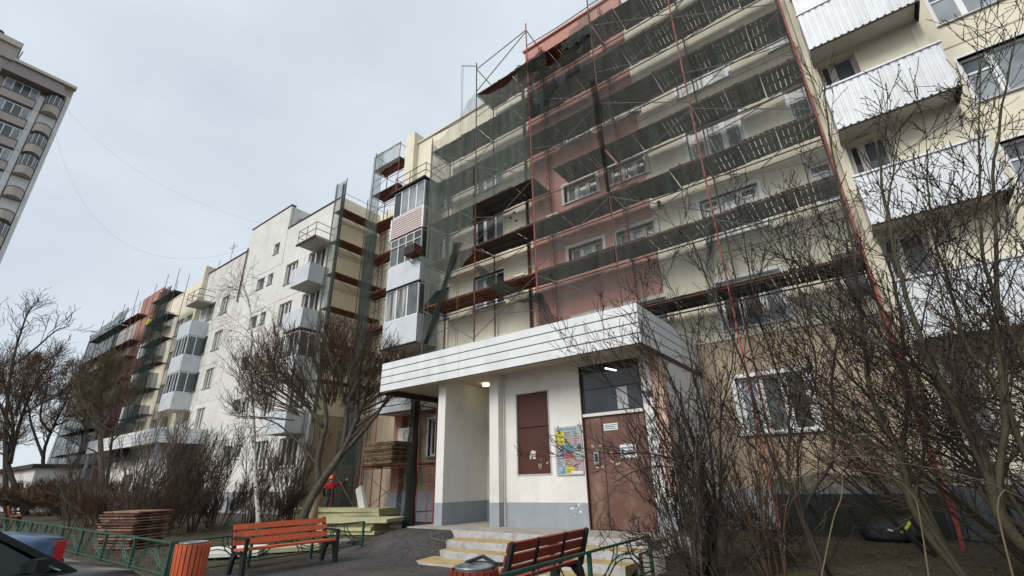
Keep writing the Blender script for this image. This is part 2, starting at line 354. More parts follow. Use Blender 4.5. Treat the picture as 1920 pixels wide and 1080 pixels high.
def window(root, x0, x1, z0, z1, y, mat='pvc', cols=2, vent=False, gl=None, recess=.13, sill=True, trim=0.):
    W, H = round(x1-x0, 2), round(z1-z0, 2); key = (W, H, mat, cols, vent, sill, trim, recess)
    if key not in _wc:
        f = .075; b = MB(); y0, y1 = recess, recess+.07
        b.box(0, W, y0, y1, 0, f); b.box(0, W, y0, y1, H-f, H); b.box(0, f, y0, y1, f, H-f); b.box(W-f, W, y0, y1, f, H-f)
        P = []; ed = [0]+[W*(i/cols if cols != 2 else (.36 if i == 1 else i/2)) for i in range(1, cols)]+[W]
        for i in range(cols):
            a, c = ed[i], ed[i+1]
            if i: b.box(a-.05, a+.05, y0-.01, y1, f, H-f)
            lo = a+(f if i == 0 else .05); hi = c-(f if i == cols-1 else .05)
            if vent and i == 0:
                b.box(lo, hi, y0, y1, H*.66-.03, H*.66+.03); P += [(lo, hi, f, H*.66-.03), (lo, hi, H*.66+.03, H-f)]
            else: P.append((lo, hi, f, H-f))
            if not (vent and i == 0):
                for q in (0, 1): b.box(lo if q == 0 else hi-.035, lo+.035 if q == 0 else hi, y0-.012, y1, f, H-f)
        if trim:
            t = trim; b.box(-t, 0, -.03, recess, -t*.5, H+t); b.box(W, W+t, -.03, recess, -t*.5, H+t); b.box(0, W, -.03, recess, H, H+t)
        fm = b.mesh('window', mat)
        pm = []
        for (a, c, e, g) in P:
            pm.append(MB().box(a, c, y0+.03, y0+.045, e, g))
        sm = MB().box(-.04, W+.04, -.07, recess+.01, -.05, -.005).mesh('sill', 'sill') if sill else None
        _wc[key] = (fm, pm, sm, {})
    fm, pm, sm, pc = _wc[key]
    rl = WM[root.name].translation
    lo = (x0-rl.x, y-rl.y, z0-rl.z) if abs(WM[root.name].to_euler().z) < .01 else (x0, y, z0)
    o = link('window', fm, root, lo)
    for i, p in enumerate(pm):
        g = gl[i % len(gl)] if gl else GV[(int(abs(x0*7+z0*13))+i*2) % len(GV)]
        if (i, g) not in pc: pc[(i, g)] = p.mesh('pane', g)
        link('pane', pc[(i, g)], o)
    if sm: link('sill', sm, o)
    return o

# ------------------------------------------------------------------ the near apartment block under scaffolding
A = thing('apartment_block', 'cream and red plastered apartment block being insulated behind the scaffolding and the porch', 'building', (-8, YF, 0))
GLS = [['glass_mid', 'glass_curtain', 'glass_dark'], ['glass_dark', 'glass_mid', 'glass_pale'], ['glass_curtain', 'glass_mid', 'glass_mid'], ['glass_pale', 'glass_mid', 'glass_dark'], ['glass_mid', 'glass_pale', 'glass_mid']]
def col_holes(x0, x1, ks, h=1.47, hb=None): return [(x0, x1, WT[k]-(hb or h), WT[k]) for k in ks]
hG = col_holes(-15.05, -14.1, range(5)); hF = col_holes(-12.65, -10.95, range(5)); hC = col_holes(-2.94, -1.22, range(5)); hE = col_holes(.06, .72, range(1, 5), 1.3)
for (x0_, x1_, hh_) in ((-17.25, -9.42, hG+hF), (-4.53, .85, hC+hE)):
    holes_wall(x0_, x1_, 1.25, 5.15, [h for h in hh_ if h[3] < 5.2], YF+.03).build('wall', 'beige', A)
    holes_wall(x0_, x1_, 5.15, 19.2, [h for h in hh_ if h[3] > 5.2], YF).build('wall', 'cream', A)
SW = [(x, x+1.42, zt-.82, zt) for x in (-7.82, -5.86) for zt in (12.42, 9.62, 15.2, 6.85)]
holes_wall(-9.42, -4.53, 1.25, 20.85, SW, YF-.06).build('wall', 'red_plaster', A)
MB().box(-17.25, 3.2, YF+.27, YF+13, -.3, 19.1).build('wall_core', 'core', A)
MB().box(3.2, 20, 15.47, YF+13, -.3, 19.5).build('wall_core', 'core', A)
MB().box(-9.42, -4.53, YF+.22, YF+4, 19.1, 20.8).build('parapet', 'pink_plaster', A)
MB().box(-9.5, -4.45, YF-.16, YF+.3, 20.86, 20.95).build('coping', 'pink_plaster', A)
MB().box(-17.3, -9.5, YF-.08, YF+.4, 19.2, 19.28).build('coping', 'cream', A)
MB().box(-17.6, -16.9, YF-.3, YF+2.5, 15.6, 19.9).build('parapet', 'cream', A)      # stepped corner pier
for h in hF: window(A, *h, YF, cols=3, gl=GLS[int(h[2]) % 5], trim=.06)
for h in hC: window(A, *h, YF, cols=3, gl=GLS[int(h[2]+1) % 5], trim=.10)
for h in hG: window(A, *h, YF, cols=2, trim=.06)
for h in hE: window(A, *h, YF, cols=1, gl=['glass_mid'])
for h in SW: window(A, *h, YF-.06, 'old_frame', cols=3, gl=['glass_mid', 'glass_pale', 'glass_mid'], trim=.12, recess=.2)
# plinth strip, ground-floor band, thin render joints
MB().box(-17.25, .85, YF-.05, YF+.26, -.2, 1.25).build('plinth', 'porch_grey', A)
for z in (8.1, 13.9):
    for (x0, x1) in ((-4.5, .84), (-17.2, -9.5)): MB().box(x0, x1, YF-.014, YF, z, z+.035).build('render_joint', 'slab', A)
# drain pipe beside the red strip
MB().tube([(-9.62, YF-.1, 19.4), (-9.62, YF-.1, 5)], .055, 8).build('drain_pipe', 'rust', A)
# wall lamp / small fittings on the cream plaster
MB().box(-4.25, -4.15, YF-.1, YF, 10.0, 10.28).build('wall_lamp', 'rail_dark', A)
for (x, z) in ((-10.6, 12.0), (-10.3, 11.75), (-10.4, 12.2)): MB().box(x, x+.1, YF-.03, YF, z, z+.07).build('anchor', 'rail_dark', A)
for (x, z) in ((-.9, 12.2),): MB().add([(x+.14*math.cos(a)*(1+.3*math.sin(3*a)), YF-.012, z+.2*math.sin(a)) for a in np.linspace(0, 6.1, 12)], [tuple(range(12))]).build('plaster_patch', 'trim', A)
# right hand part: balcony bay and recessed wall
hR0 = [(1.05, 1.95, WT[k]-2.0, WT[k]) for k in range(5)]
holes_wall(.85, 3.42, .2, 19.2, hR0, 13.8, .5).build('wall', 'cream', A)
for h in hR0: window(A, *h, 13.8, 'old_frame', cols=2, gl=['glass_dark', 'glass_mid'], recess=.2)
YR = 15.2; hR = [(4.1, 5.75, z, z+1.5) for z in (1.95, 4.82, 7.68, 10.5, 13.3)]
holes_wall(3.42, 12, .2, 19.6, hR, YR, .25).build('wall', 'cream', A)
MB().box(3.2, 3.42, 13.78, YR+.3, .2, 19.2).build('pilaster', 'cream', A)
for h in hR: window(A, *h, YR, cols=2, vent=True, gl=['glass_pale', 'glass_mid', 'glass_pale'], trim=.06)
for z in (3.9, 6.75, 9.6, 12.45): MB().box(3.43, 12, YR-.016, YR, z, z+.04).build('render_joint', 'slab', A)
for k in range(4): MB().box(3.42, 3.8, YR-.05, YR, 3.2+2.86*k, 5.4+2.86*k).build('panel_strip', 'cream', A)
def corrugated(x0, x1, y, z0, z1, pitch=.16, d=.018):
    b = MB(); x = x0; pts = []
    while x < x1:
        pts += [(x, 0), (min(x+pitch*.6, x1), 0), (min(x+pitch*.68, x1), d), (min(x+pitch*.92, x1), d)]; x += pitch
    pts.append((x1, 0))
    n = len(pts); vs = [(a, y+c, z0) for a, c in pts]+[(a, y+c, z1) for a, c in pts]
    return b.add(vs, [(i, i+1, i+n+1, i+n) for i in range(n-1)])
for k in range(5):
    zb = 4.2+2.82*k
    MB().box(1.0, 3.34, 13.02, 13.81, zb+.03, zb+.17).build('balcony_slab', 'soffit', A)
    corrugated(.97, 3.38, 12.985, zb-.06, zb+1.28).build('balcony_sheet', 'sheet_white', A)
    bs = MB()
    for x in (.975, 3.375): MB().box(x-.004, x+.004, 13.01, 13.79, zb-.06, zb+1.28).build('balcony_side', 'sheet_white', A)
    MB().box(.93, 3.42, 12.95, 13.03, zb+1.28, zb+1.33).build('balcony_rail', 'sheet_white', A)
    MB().box(1.0, 3.36, 12.99, 13.015, zb-.1, zb-.02).build('balcony_edge', 'black_edge', A)
    MB().box(3.36, 3.40, 12.99, 13.7, zb-.12, zb+.16).build('balcony_edge', 'black_edge', A)
    if k == 3:
        g = MB(); [g.box(x, x+.05, 13.0, 13.05, zb+1.33, zb+2.55) for x in (.97, 1.75, 2.55, 3.33)]; g.build('balcony_glazing_bar', 'pvc', A)
        MB().box(1.02, 3.33, 13.02, 13.03, zb+1.34, zb+2.5).build('balcony_glazing', 'glass_pale', A)
# left balcony stack at the block's end
BX0, BX1, BY = -17.05, -14.78, 13.0
def glazing(x0, x1, y, z0, z1, mat, n, gl, side=True, parent=A):
    f = MB(); f.box(x0, x1, y, y+.06, z0, z0+.06); f.box(x0, x1, y, y+.06, z1-.06, z1)
    for i in range(n+1):
        x = x0+(x1-x0)*i/n; f.box(max(x0, x-.035), min(x1, x+.035), y-.006, y+.066, z0, z1)
    for sx in ((x0, x0+.06), (x1-.06, x1)):
        f.box(*sx, y+.07, YF, z0, z0+.06); f.box(*sx, y+.07, YF, z1-.06, z1); f.box(*sx, (y+YF)/2-.03, (y+YF)/2+.03, z0+.06, z1-.06)
    fo = f.build('balcony_glazing', mat, parent)
    for i in range(n):
        a, c = x0+(x1-x0)*i/n+.035, x0+(x1-x0)*(i+1)/n-.035
        MB().box(a, c, y+.025, y+.035, z0+.06, z1-.06).build('pane', gl[i % len(gl)], fo)
    for x in (x0+.025, x1-.035): MB().box(x, x+.01, y+.07, YF, z0+.06, z1-.06).build('pane', gl[-1], fo)
kinds = [(4.3, 5.45, 'sheet'), (7.1, 8.3, 'panel'), (9.92, 11.08, 'panel2'), (12.66, 13.78, 'siding')]
for (z0, z1, kd) in kinds:
    MB().box(BX0+.05, BX1-.05, BY+.06, YF, z0-.02, z0+.12).build('balcony_slab', 'slab', A)
    if kd == 'siding':
        b = MB(); n = 9
        for i in range(n):
            a = z0+(z1-z0)*i/n; h = (z1-z0)/n
            b.add([(BX0, BY-.03, a), (BX1, BY-.03, a), (BX1, BY, a+h), (BX0, BY, a+h), (BX0, BY, a), (BX1, BY, a)], [(0, 1, 2, 3), (0, 4, 5, 1)])
            b.add([(BX1, BY, a), (BX1+.03, BY, a), (BX1+.03, YF, a), (BX1, YF, a+h), (BX1, BY, a+h)], [(1, 2, 3, 4)])
        b.build('balcony_siding', 'siding', A)
        for x in (BX0, BX1): MB().box(x-.05, x+.05, BY-.05, BY+.05, z0-.05, z1).build('corner_bead', 'pvc', A)
    elif kd == 'sheet':
        corrugated(BX0, BX1, BY, z0, z1).build('balcony_sheet', 'sheet_white', A)
        MB().box(BX1-.02, BX1, BY+.03, YF, z0, z1).build('balcony_side', 'sheet_white', A)
    else:
        MB().box(BX0, BX1, BY-.02, BY, z0, z1).build('balcony_panel', 'panel_blue', A)
        for x in (BX0, BX1-.02): MB().box(x, x+.02, BY, YF, z0, z1).build('balcony_side', 'panel_blue', A)
        MB().box(BX0-.06, BX1+.04, BY-.08, BY+.02, z0-.06, z0-.005).build('balcony_edge', 'black_edge', A)
glazing(BX0+.04, BX1-.02, BY, 13.8, 15.28, 'pvc', 4, ['glass_dark', 'glass_pale', 'glass_pale', 'glass_pale'])
glazing(BX0+.06, BX1-.05, BY+.02, 11.1, 12.58, 'old_frame', 4, ['glass_mid', 'glass_curtain', 'glass_mid', 'glass_dark'])
MB().box(BX0+.06, BX1-.05, BY-.0, BY+.05, 12.1, 12.15).build('balcony_glazing_bar', 'old_frame', A)
glazing(BX0+.03, BX1-.02, BY, 8.32, 9.86, 'pvc', 3, ['glass_curtain', 'glass_curtain', 'glass_mid'])
MB().box(BX0-.12, BX1+.08, BY-.15, YF, 15.32, 15.4).build('balcony_roof', 'tar', A)
rl = MB()
for z in (15.85, 16.25): rl.tube([(BX0, YF, z), (BX0, BY, z), (BX1, BY, z), (BX1, YF, z)], .022, 5)
for x in (BX0, BX0+1.1, BX1): rl.tube([(x, BY, 15.4), (x, BY, 16.25)], .02, 5)
rl.build('roof_railing', 'rust', A)
# ground-floor corner: pilaster, pier and window under the stack
MB().box(-16.95, -16.45, YF-.25, YF, 1.2, 4.3).build('pilaster', 'orange_paint', A)
MB().box(-16.97, -16.43, YF-.3, YF, -.1, 1.2).build('pilaster_foot', 'porch_grey', A)

# window air conditioner and split unit
ac = thing('air_conditioner', 'rusty boxy window air conditioner hung on the old balcony glazing', 'air conditioner', (-14.95, 12.75, 11.1))
MB().box(-15.4, -14.72, 12.5, 12.98, 11.12, 11.55).build('case', 'rust', ac); MB().box(-15.34, -14.78, 12.49, 12.5, 11.16, 11.51).build('grille', 'dark_grille', ac)
for x in (-15.3, -14.8): MB().bar((x, 12.55, 11.1), (x, 12.97, 10.85), .03, .03).build('bracket', 'rail_dark', ac)
ac = thing('air_conditioner', 'white outdoor air conditioner unit on the wall above the stacked planks', 'air conditioner', (-16.0, 13.9, 3.05))
MB().box(-16.43, -15.5, 13.75, 14.1, 3.1, 3.72).build('case', 'white_plastic', ac)
g_ = MB(); [g_.lathe([(r, 0), (r+.015, 0)], 20) for r in (.08, .14, .2, .25)]
g_.v = [(-15.85+x, 13.744, 3.41+y) for x, y, z in g_.v]; g_.build('fan_grille', 'dark_grille', ac)
for x in (-16.3, -15.65): MB().bar((x, 13.8, 3.08), (x, 14.19, 3.08), .04, .04).build('bracket', 'zinc', ac)

# ------------------------------------------------------------------ recess with its rear wall between the two blocks
for (za, zb_, m_) in ((-.2, 5.1, 'beige'), (5.1, 18.7, 'cream')):
    MB().box(-24.15, -17.25, 17.2, 20, za, zb_).build('wall', m_, A)
    MB().box(-17.55, -17.25, YF, 17.2, za, zb_).build('wall', m_, A)

# ------------------------------------------------------------------ the white panel block next door
W = thing('panel_block', 'white concrete panel apartment block with stained seams beyond the recess', 'building', (-33, YF, 0))
XC = -24.15
hw = []
def wpanel(x0, x1, z0, z1, hs, mat):
    hh = [h for h in hs if x0 < (h[0]+h[1])/2 < x1 and z0 < (h[2]+h[3])/2 < z1]
    holes_wall(x0+.012, x1-.012, z0+.012, z1-.012, hh, YF+rnd.uniform(-.012, .012), .2).build('wall_panel', mat, W)
win1 = [(-29.65, -28.15, WT[k]-1.5, WT[k]) for k in range(5)]
win2 = [(-33.6, -32.55, WT[k]-.85, WT[k]-.02) for k in range(5)]
win3 = [(-32.05, -31.35, WT[k]-.85, WT[k]-.02) for k in range(5)]
win4 = [(-26.9, -25.0, WT[k]-1.5, WT[k]) for k in range(5)]
att = [(-31.95, -31.2, 17.0, 17.85)]
hs = win1+win2+win3+win4+att
ZL = [.2, 1.3]+[4.03+2.87*k+.35 for k in range(5)]
for i in range(len(ZL)-1):
    for (x0, x1) in ((-36.2, -30.4), (-30.4, -27.4), (-27.4, XC)): wpanel(x0, x1, ZL[i], ZL[i+1], hs, 'white_panel' if i else 'porch_grey')
wpanel(-36.2, -30.4, ZL[-1], 20.55, hs, 'white_panel'); wpanel(-30.4, XC, ZL[-1], 18.6, hs, 'white_panel')
MB().box(-36.2, XC, YF+.21, YF+12, -.3, 18.5).build('wall_core', 'core_light', W)
MB().box(-36.2, -30.4, YF+.21, YF+5, 18.5, 20.5).build('parapet', 'white_panel', W)
MB().box(-36.25, -30.35, YF-.06, YF+.3, 20.56, 20.64).build('coping', 'tar', W); MB().box(-30.38, XC+.03, YF-.05, YF+.3, 18.61, 18.68).build('coping', 'tar', W)
for h in win1: window(W, *h, YF, 'old_frame', cols=3, gl=['glass_dark', 'glass_mid', 'glass_dark'])
for h in win2+win3+att: window(W, *h, YF, 'old_frame', cols=1, gl=['glass_mid'])
for h in win4: window(W, *h, YF, 'old_frame', cols=3, gl=['glass_dark', 'glass_mid'])
# insulated return wall that faces the recess
MB().box(XC+.003, XC+.14, YF, 17.2, 5.1, 18.7).build('return_wall', 'cream', W); MB().box(XC+.003, XC+.10, YF, 17.2, .2, 5.1).build('return_wall', 'beige', W)
# balconies of the white block
for k in range(5):
    z0 = 4.15+2.82*k; x0, x1 = -26.3, -24.35
    MB().box(x0, x1, 13.0, YF, z0-.02, z0+.13).build('balcony_slab', 'slab', W)
    if k == 4:
        r_ = MB()
        for z in (z0+.55, z0+1.0): r_.tube([(x0, YF, z), (x0, 13.02, z), (x1, 13.02, z), (x1, YF, z)], .022, 5)
        for x in (x0, (x0+x1)/2, x1): r_.tube([(x, 13.02, z0), (x, 13.02, z0+1)], .02, 5)
        r_.build('balcony_railing', 'rail_dark', W); MB().box(x0-.08, x1+.05, 12.95, 13.05, z0-.06, z0+.05).build('balcony_edge', 'tar', W)
    else:
        MB().box(x0-.02, x1+.02, 12.97, 13.0, z0-.05, z0+1.12).build('balcony_panel', 'panel_blue', W)
        for x in (x0-.02, x1): MB().box(x, x+.02, 13.0, YF, z0-.05, z0+1.12).build('balcony_side', 'panel_blue', W)
        if k in (1,): glazing(x0, x1, 13.0, z0+1.14, z0+2.6, 'pvc', 4, ['glass_mid', 'glass_curtain', 'glass_dark', 'glass_mid'], parent=W)
# mid block: the dirty lower stretch with white balconies
X0 = -43.2
win5 = [(-39.15, -37.8, WT[k]-1.45, WT[k]) for k in range(5)]; win6 = [(-41.6, -40.3, WT[k]-1.45, WT[k]) for k in range(5)]
for i in range(len(ZL)-1):
    for (x0, x1) in ((X0, -39.8), (-39.8, -36.2)): wpanel(x0, x1, ZL[i], ZL[i+1], win5+win6, 'dirty_panel' if i > 2 else 'white_panel')
wpanel(X0, -36.2, ZL[-1], 18.7, [], 'dirty_panel')
MB().box(X0, -36.2, YF+.21, YF+12, -.3, 18.6).build('wall_core', 'core_light', W)
MB().box(X0-.05, -36.25, YF-.06, YF+.3, 18.71, 18.8).build('coping', 'tar', W)
MB().tube([(-36.15, YF-.1, 18.9), (-36.15, YF-.1, 14.4)], .05, 8).build('drain_pipe', 'rail_dark', W)
MB().box(X0-.35, X0+.05, YF-.35, YF+1.5, 14, 19.4).build('pilaster', 'cream', W)
for h in win5+win6: window(W, *h, YF, 'old_frame', cols=3)
for k in range(5):
    z0 = 4.2+2.8*k; x0, x1 = -43.0, -40.75
    MB().box(x0, x1, 13.0, YF, z0-.03, z0+.13).build('balcony_slab', 'slab', W)
    if k == 4:
        r_ = MB()
        for z in (z0+.55, z0+1.0): r_.tube([(x0, YF, z), (x0, 13.02, z), (x1, 13.02, z), (x1, YF, z)], .025, 5)
        for x in (x0, (x0+x1)/2, x1): r_.tube([(x, 13.02, z0), (x, 13.02, z0+1)], .022, 5)
        r_.build('balcony_railing', 'rail_dark', W)
    else:
        MB().box(x0-.02, x1+.02, 12.97, 13.0, z0-.05, z0+1.15).build('balcony_panel', 'panel_blue', W)
        for x in (x0-.02, x1): MB().box(x, x+.02, 13.0, YF, z0-.05, z0+1.15).build('balcony_side', 'panel_blue', W)
        if k in (1, 2): glazing(x0, x1, 13.0, z0+1.17, z0+2.72, 'pvc', 4, ['glass_mid', 'glass_dark', 'glass_mid', 'glass_dark', 'glass_mid'], parent=W)
# antennas on the roof
def antenna(x, y, z, h, label, cross=True):
    b = MB().tube([(x, y, z), (x+.1, y, z+h)], .022, 5)
    if cross:
        b.tube([(x-.5, y, z+h*.86), (x+.8, y, z+h*.9)], .014, 4)
        for i in range(4): b.tube([(x-.4+.3*i, y-.25, z+h*.87), (x-.4+.3*i, y+.25, z+h*.87)], .01, 4)
    o = b.build('roof_antenna', 'grey_tube'); prop(o, label, 'antenna')
antenna(-26.5, 15.2, 18.5, 2.4, 'thin bare mast on the roof of the white block', False)
antenna(-43.0, 15.5, 18.6, 3.6, 'television antenna with cross bars on the far roof edge')
antenna(-45.4, 15.5, 18.6, 2.6, 'short antenna rod above the far scaffold', False)
# rusty broken vent hood on the roof
vh = thing('roof_stair_rail', 'broken rusty roof ladder rail behind the tall parapet', 'rail', (-30, YF+1, 18.6))
MB().tube([(-30.3, YF+.6, 18.6), (-30.3, YF+.6, 19.6), (-28, YF+.9, 19.1), (-28, YF+.9, 18.6)], .03, 5).tube([(-30.3, YF+.6, 19.2), (-28, YF+.9, 18.85)], .02, 5).build('rail', 'rust', vh)

# ------------------------------------------------------------------ far block under dark netting
Fb = thing('apartment_block', 'far cream and red apartment block wrapped in dark netting at the end of the row', 'building', (-56, YF, 0))
holes_wall(-54.5, X0, .2, 18.6, [(-48.2, -46.6, WT[k]-1.45, WT[k]) for k in range(5)]+[(-46.0, -44.6, WT[k]-1.45, WT[k]) for k in range(5)], YF+.05).build('wall', 'cream', Fb)
for k in range(5): window(Fb, -48.2, -46.6, WT[k]-1.45, WT[k], YF+.05, cols=3); window(Fb, -46.0, -44.6, WT[k]-1.45, WT[k], YF+.05, cols=2)
MB().box(-67.5, X0, YF+.32, YF+12, -.3, 18.5).build('wall_core', 'core', Fb)
holes_wall(-60, -54.5, .2, 20.5, [(x, x+1.3, WT[k]-.8, WT[k]) for x in (-58.9, -56.7) for k in range(5)], YF).build('wall', 'red_plaster', Fb)
MB().box(-60, -54.5, YF+.27, YF+3, 18.5, 20.4).build('parapet', 'pink_plaster', Fb)
holes_wall(-67.5, -60, .2, 18.6, [(-65.8, -64.2, WT[k]-1.45, WT[k]) for k in range(5)]+[(-62.8, -61.3, WT[k]-1.45, WT[k]) for k in range(5)], YF+.05).build('wall', 'white_panel', Fb)
for k in range(5):
    for x in (-65.8, -62.8): window(Fb, x, x+1.55, WT[k]-1.45, WT[k], YF+.05, cols=2)
    for x in (-58.9, -56.7): window(Fb, x, x+1.3, WT[k]-.8, WT[k], YF, cols=2, recess=.2)
for k in range(5):
    z0 = 4.15+2.8*k; x0, x1 = -52.1, -49.4
    MB().box(x0, x1, 13.1, YF+.05, z0-.03, z0+.13).build('balcony_slab', 'slab', Fb)
    MB().box(x0-.02, x1+.02, 13.07, 13.1, z0-.05, z0+1.25).build('balcony_panel', ['pink_plaster', 'sheet_white', 'sheet_white', 'sheet_white', 'pink_plaster'][k], Fb)
    MB().box(x1, x1+.02, 13.1, YF+.05, z0-.05, z0+1.25).build('balcony_side', 'panel_blue', Fb)

# ------------------------------------------------------------------ scaffolding
_dk = {}
def deck_panel(L_, Wd, mat, seed, along='x'):
    key = (round(L_, 2), round(Wd, 2), mat, seed, along)
    if key in _dk: return _dk[key]
    r = random.Random(seed*31+5); b = MB(); n = max(5, int(L_/.125)); x = 0; p = L_/n
    for i in range(n):
        gap = r.choice([.003, .003, .005, .010, .014, .018, .024]) if seed else .004
        e0 = r.uniform(0, .03); e1 = r.uniform(0, .03); zz = r.uniform(-.004, .004)
        b.box(i*p+gap/2, (i+1)*p-gap/2, e0, Wd-e1, zz, .028+zz)
    for q in (.12, .5, .88): b.box(.01, L_-.01, Wd*q-.05, Wd*q+.05, -.035, -.006)
    if along == 'y': b.v = [(Wd-y, x, z) for x, y, z in b.v]
    _dk[key] = b.mesh('deck_panel', mat); return _dk[key]
def x_open(i): return i >= 3 or rnd.random() < .25
def scaffold(root, xs, yo, yi, levels, z0, ztop, mat_o='rust', mat_i='rust', deck_mats=('deck_wood',), skip=(), ladders=(), braces=True, rails=True, r=.024, post_mats=None, top_frame=None, per=3):
    rl = WM[root.name].translation
    for i, x in enumerate(xs):
        zt = ztop if not hasattr(ztop, '__len__') else ztop[i]
        pm_ = post_mats[i] if post_mats else mat_o
        MB().tube([(x, yo, z0), (x+rnd.uniform(-.02, .02), yo, (z0+zt)/2), (x, yo, zt)], r, 6).build('post', pm_, root)
        MB().tube([(x, yi, z0), (x, yi, zt-.3)], r, 6).build('post', mat_i, root)
        for z in levels:
            if z > zt: continue
            MB().tube([(x, yo, z-.06), (x, yi, z-.06)], r*.9, 5).build('transom', mat_i, root)
            if i in ladders:
                b = MB(); b.tube([(x+.03, yi-.32, z), (x+.03, yi-.32, z+1.9)], .016, 5)
                for q in range(1, 7): b.tube([(x+.03, yi-.32, z+.28*q), (x+.03, yi, z+.28*q)], .012, 4)
                b.build('ladder_frame', 'red_tube', root)
    for i in range(len(xs)-1):
        a, c = xs[i], xs[i+1]
        for j, z in enumerate(levels):
            if (i, j) in skip: continue
            n = max(1, round((c-a)/(3/per))); st = (c-a)/n
            dm = deck_mats[j] if len(deck_mats) > j else deck_mats[-1]
            if isinstance(dm, dict): dm = dm.get(i, 'deck_wood')
            for q in range(n):
                                link('deck_panel', deck_panel(st-.012, abs(yi-yo)-.06, dm, rnd.randint(0, 4) if x_open(i) else rnd.choice((0, 0, 1, 5))), root,
                     (a+q*st+.006-rl.x, min(yo, yi)+.03-rl.y+rnd.uniform(-.05, .03), z-rl.z+rnd.uniform(-.01, .035))).rotation_euler = (rnd.uniform(-.012, .012), rnd.uniform(-.02, .02), rnd.uniform(-.01, .01))
            MB().tube([(a, yo, z-.05), (c, yo, z-.05)], r*.85, 5).build('ledger', mat_i, root)
            MB().tube([(a, yi, z-.05), (c, yi, z-.05)], r*.85, 5).build('ledger', mat_i, root)
            if rails and rnd.random() < .8:
                MB().tube([(a, yo+.03, z+1.0+rnd.uniform(-.05, .05)), ((a+c)/2, yo+.03, z+.95), (c, yo+.03, z+1.02+rnd.uniform(-.05, .05))], r*.7, 5).build('guard_rail', mat_i, root)
            if braces:
                up = 1.95
                e = (a, c) if (i+j) % 2 else (c, a)
                MB().tube([(e[0], yo-.03, z-up+.05), (e[1], yo-.03, z-.15)], r*.6, 5).build('brace', 'grey_tube', root)
                if rnd.random() < .6:
                    MB().tube([(e[1], yo-.04, z-up+.5), ((a+c)/2, yo-.05, z-up+.72), (e[0], yo-.04, z-.7)], r*.55, 5).build('brace', 'grey_tube', root)
S = thing('scaffold', 'big rust red tube scaffold with grey plank decks on the facade above the porch', 'scaffold', (-7, 13.5, 0))
KS = .982; YO = 13.0*KS; YI = 14.02
SX = [x*KS for x in (-14.4, -11.53, -8.55, -5.45, -2.38, .66)]
LV = [1.5+(z-1.5)*KS for z in (4.45, 6.3, 8.5, 10.53, 12.57, 14.62, 16.66, 18.65)]
scaffold(S, SX, YO, YI, LV, .12, [17.2, 20.3, 20.7, 20.9, 21.2, 21.5],
         r=.028, post_mats=['grey_tube', 'rust', 'red_tube', 'rust', 'red_tube', 'red_tube'],
         deck_mats=['deck_wood', 'deck_wood', {0: 'deck_brown', 1: 'deck_brown'}, {0: 'deck_brown'}, 'deck_wood', 'deck_wood', 'deck_wood', {1: 'deck_red', 2: 'deck_red'}],
         skip={(1, 0), (2, 0), (3, 0), (4, 0), (0, 0), (0, 1), (1, 1), (2, 1), (0, 7), (2, 4)}, ladders=(2, 3))
# half-length deck in the red strip
for q in range(2): link('deck_panel', deck_panel(1.0, YI-YO-.06, 'deck_wood', 3), S, (-7.5+q*1.02+7, YO+.03-13.5, LV[4]))
# top guard frame above the roof line at the left bays
a_, c_ = SX[1], SX[2]
for (p0, p1) in (((a_, YO, 19.9), (c_, YO, 20.3)), ((a_, YO, 19.9), (a_, YI, 19.75)), ((c_, YO, 20.3), (c_, YI, 20.1)), ((a_, YI, 19.75), (c_, YI, 20.1)), ((a_, YO, 18.5), (c_, YO, 20.2)), ((a_, YI, 19.3), (c_, YI, 19.6))):
    MB().tube([p0, p1], .022, 5).build('top_rail', 'grey_tube', S)
b = MB().tube([(a_, YO, 20.1), (-12.0, 12.45, 20.3)], .02, 5); b.build('hoist_arm', 'rust', S)
for dx in (0, .09): MB().tube([(-12.0+dx, 12.45, 20.3), (-11.97+dx, 12.47, 13), (-12.0+dx, 12.5, 5.3)], .008, 4).build('hoist_rope', 'twig_pale', S)
# scraps lying on the decks
for (x, z) in ((-7.9, 10.6), (-.6, 14.7), (-3.3, 16.7), (-2.2, 16.72), (-9.4, 8.58), (-5.9, 18.72)):
    b = MB(); pts = [(x*KS+rnd.uniform(-.3, .3), YO+.06+rnd.uniform(0, .25), 1.5+(z-1.5)*KS+.03+rnd.uniform(0, .08)) for _ in range(9)]
    b.tube(pts, [.01]+[.045]*7+[.01], 5)
    prop(b.build('debris', 'foam' if z < 15 else 'deck_wood'), 'scrap of building waste on a deck edge of the big scaffold', 'debris', 'scraps on the scaffold decks')

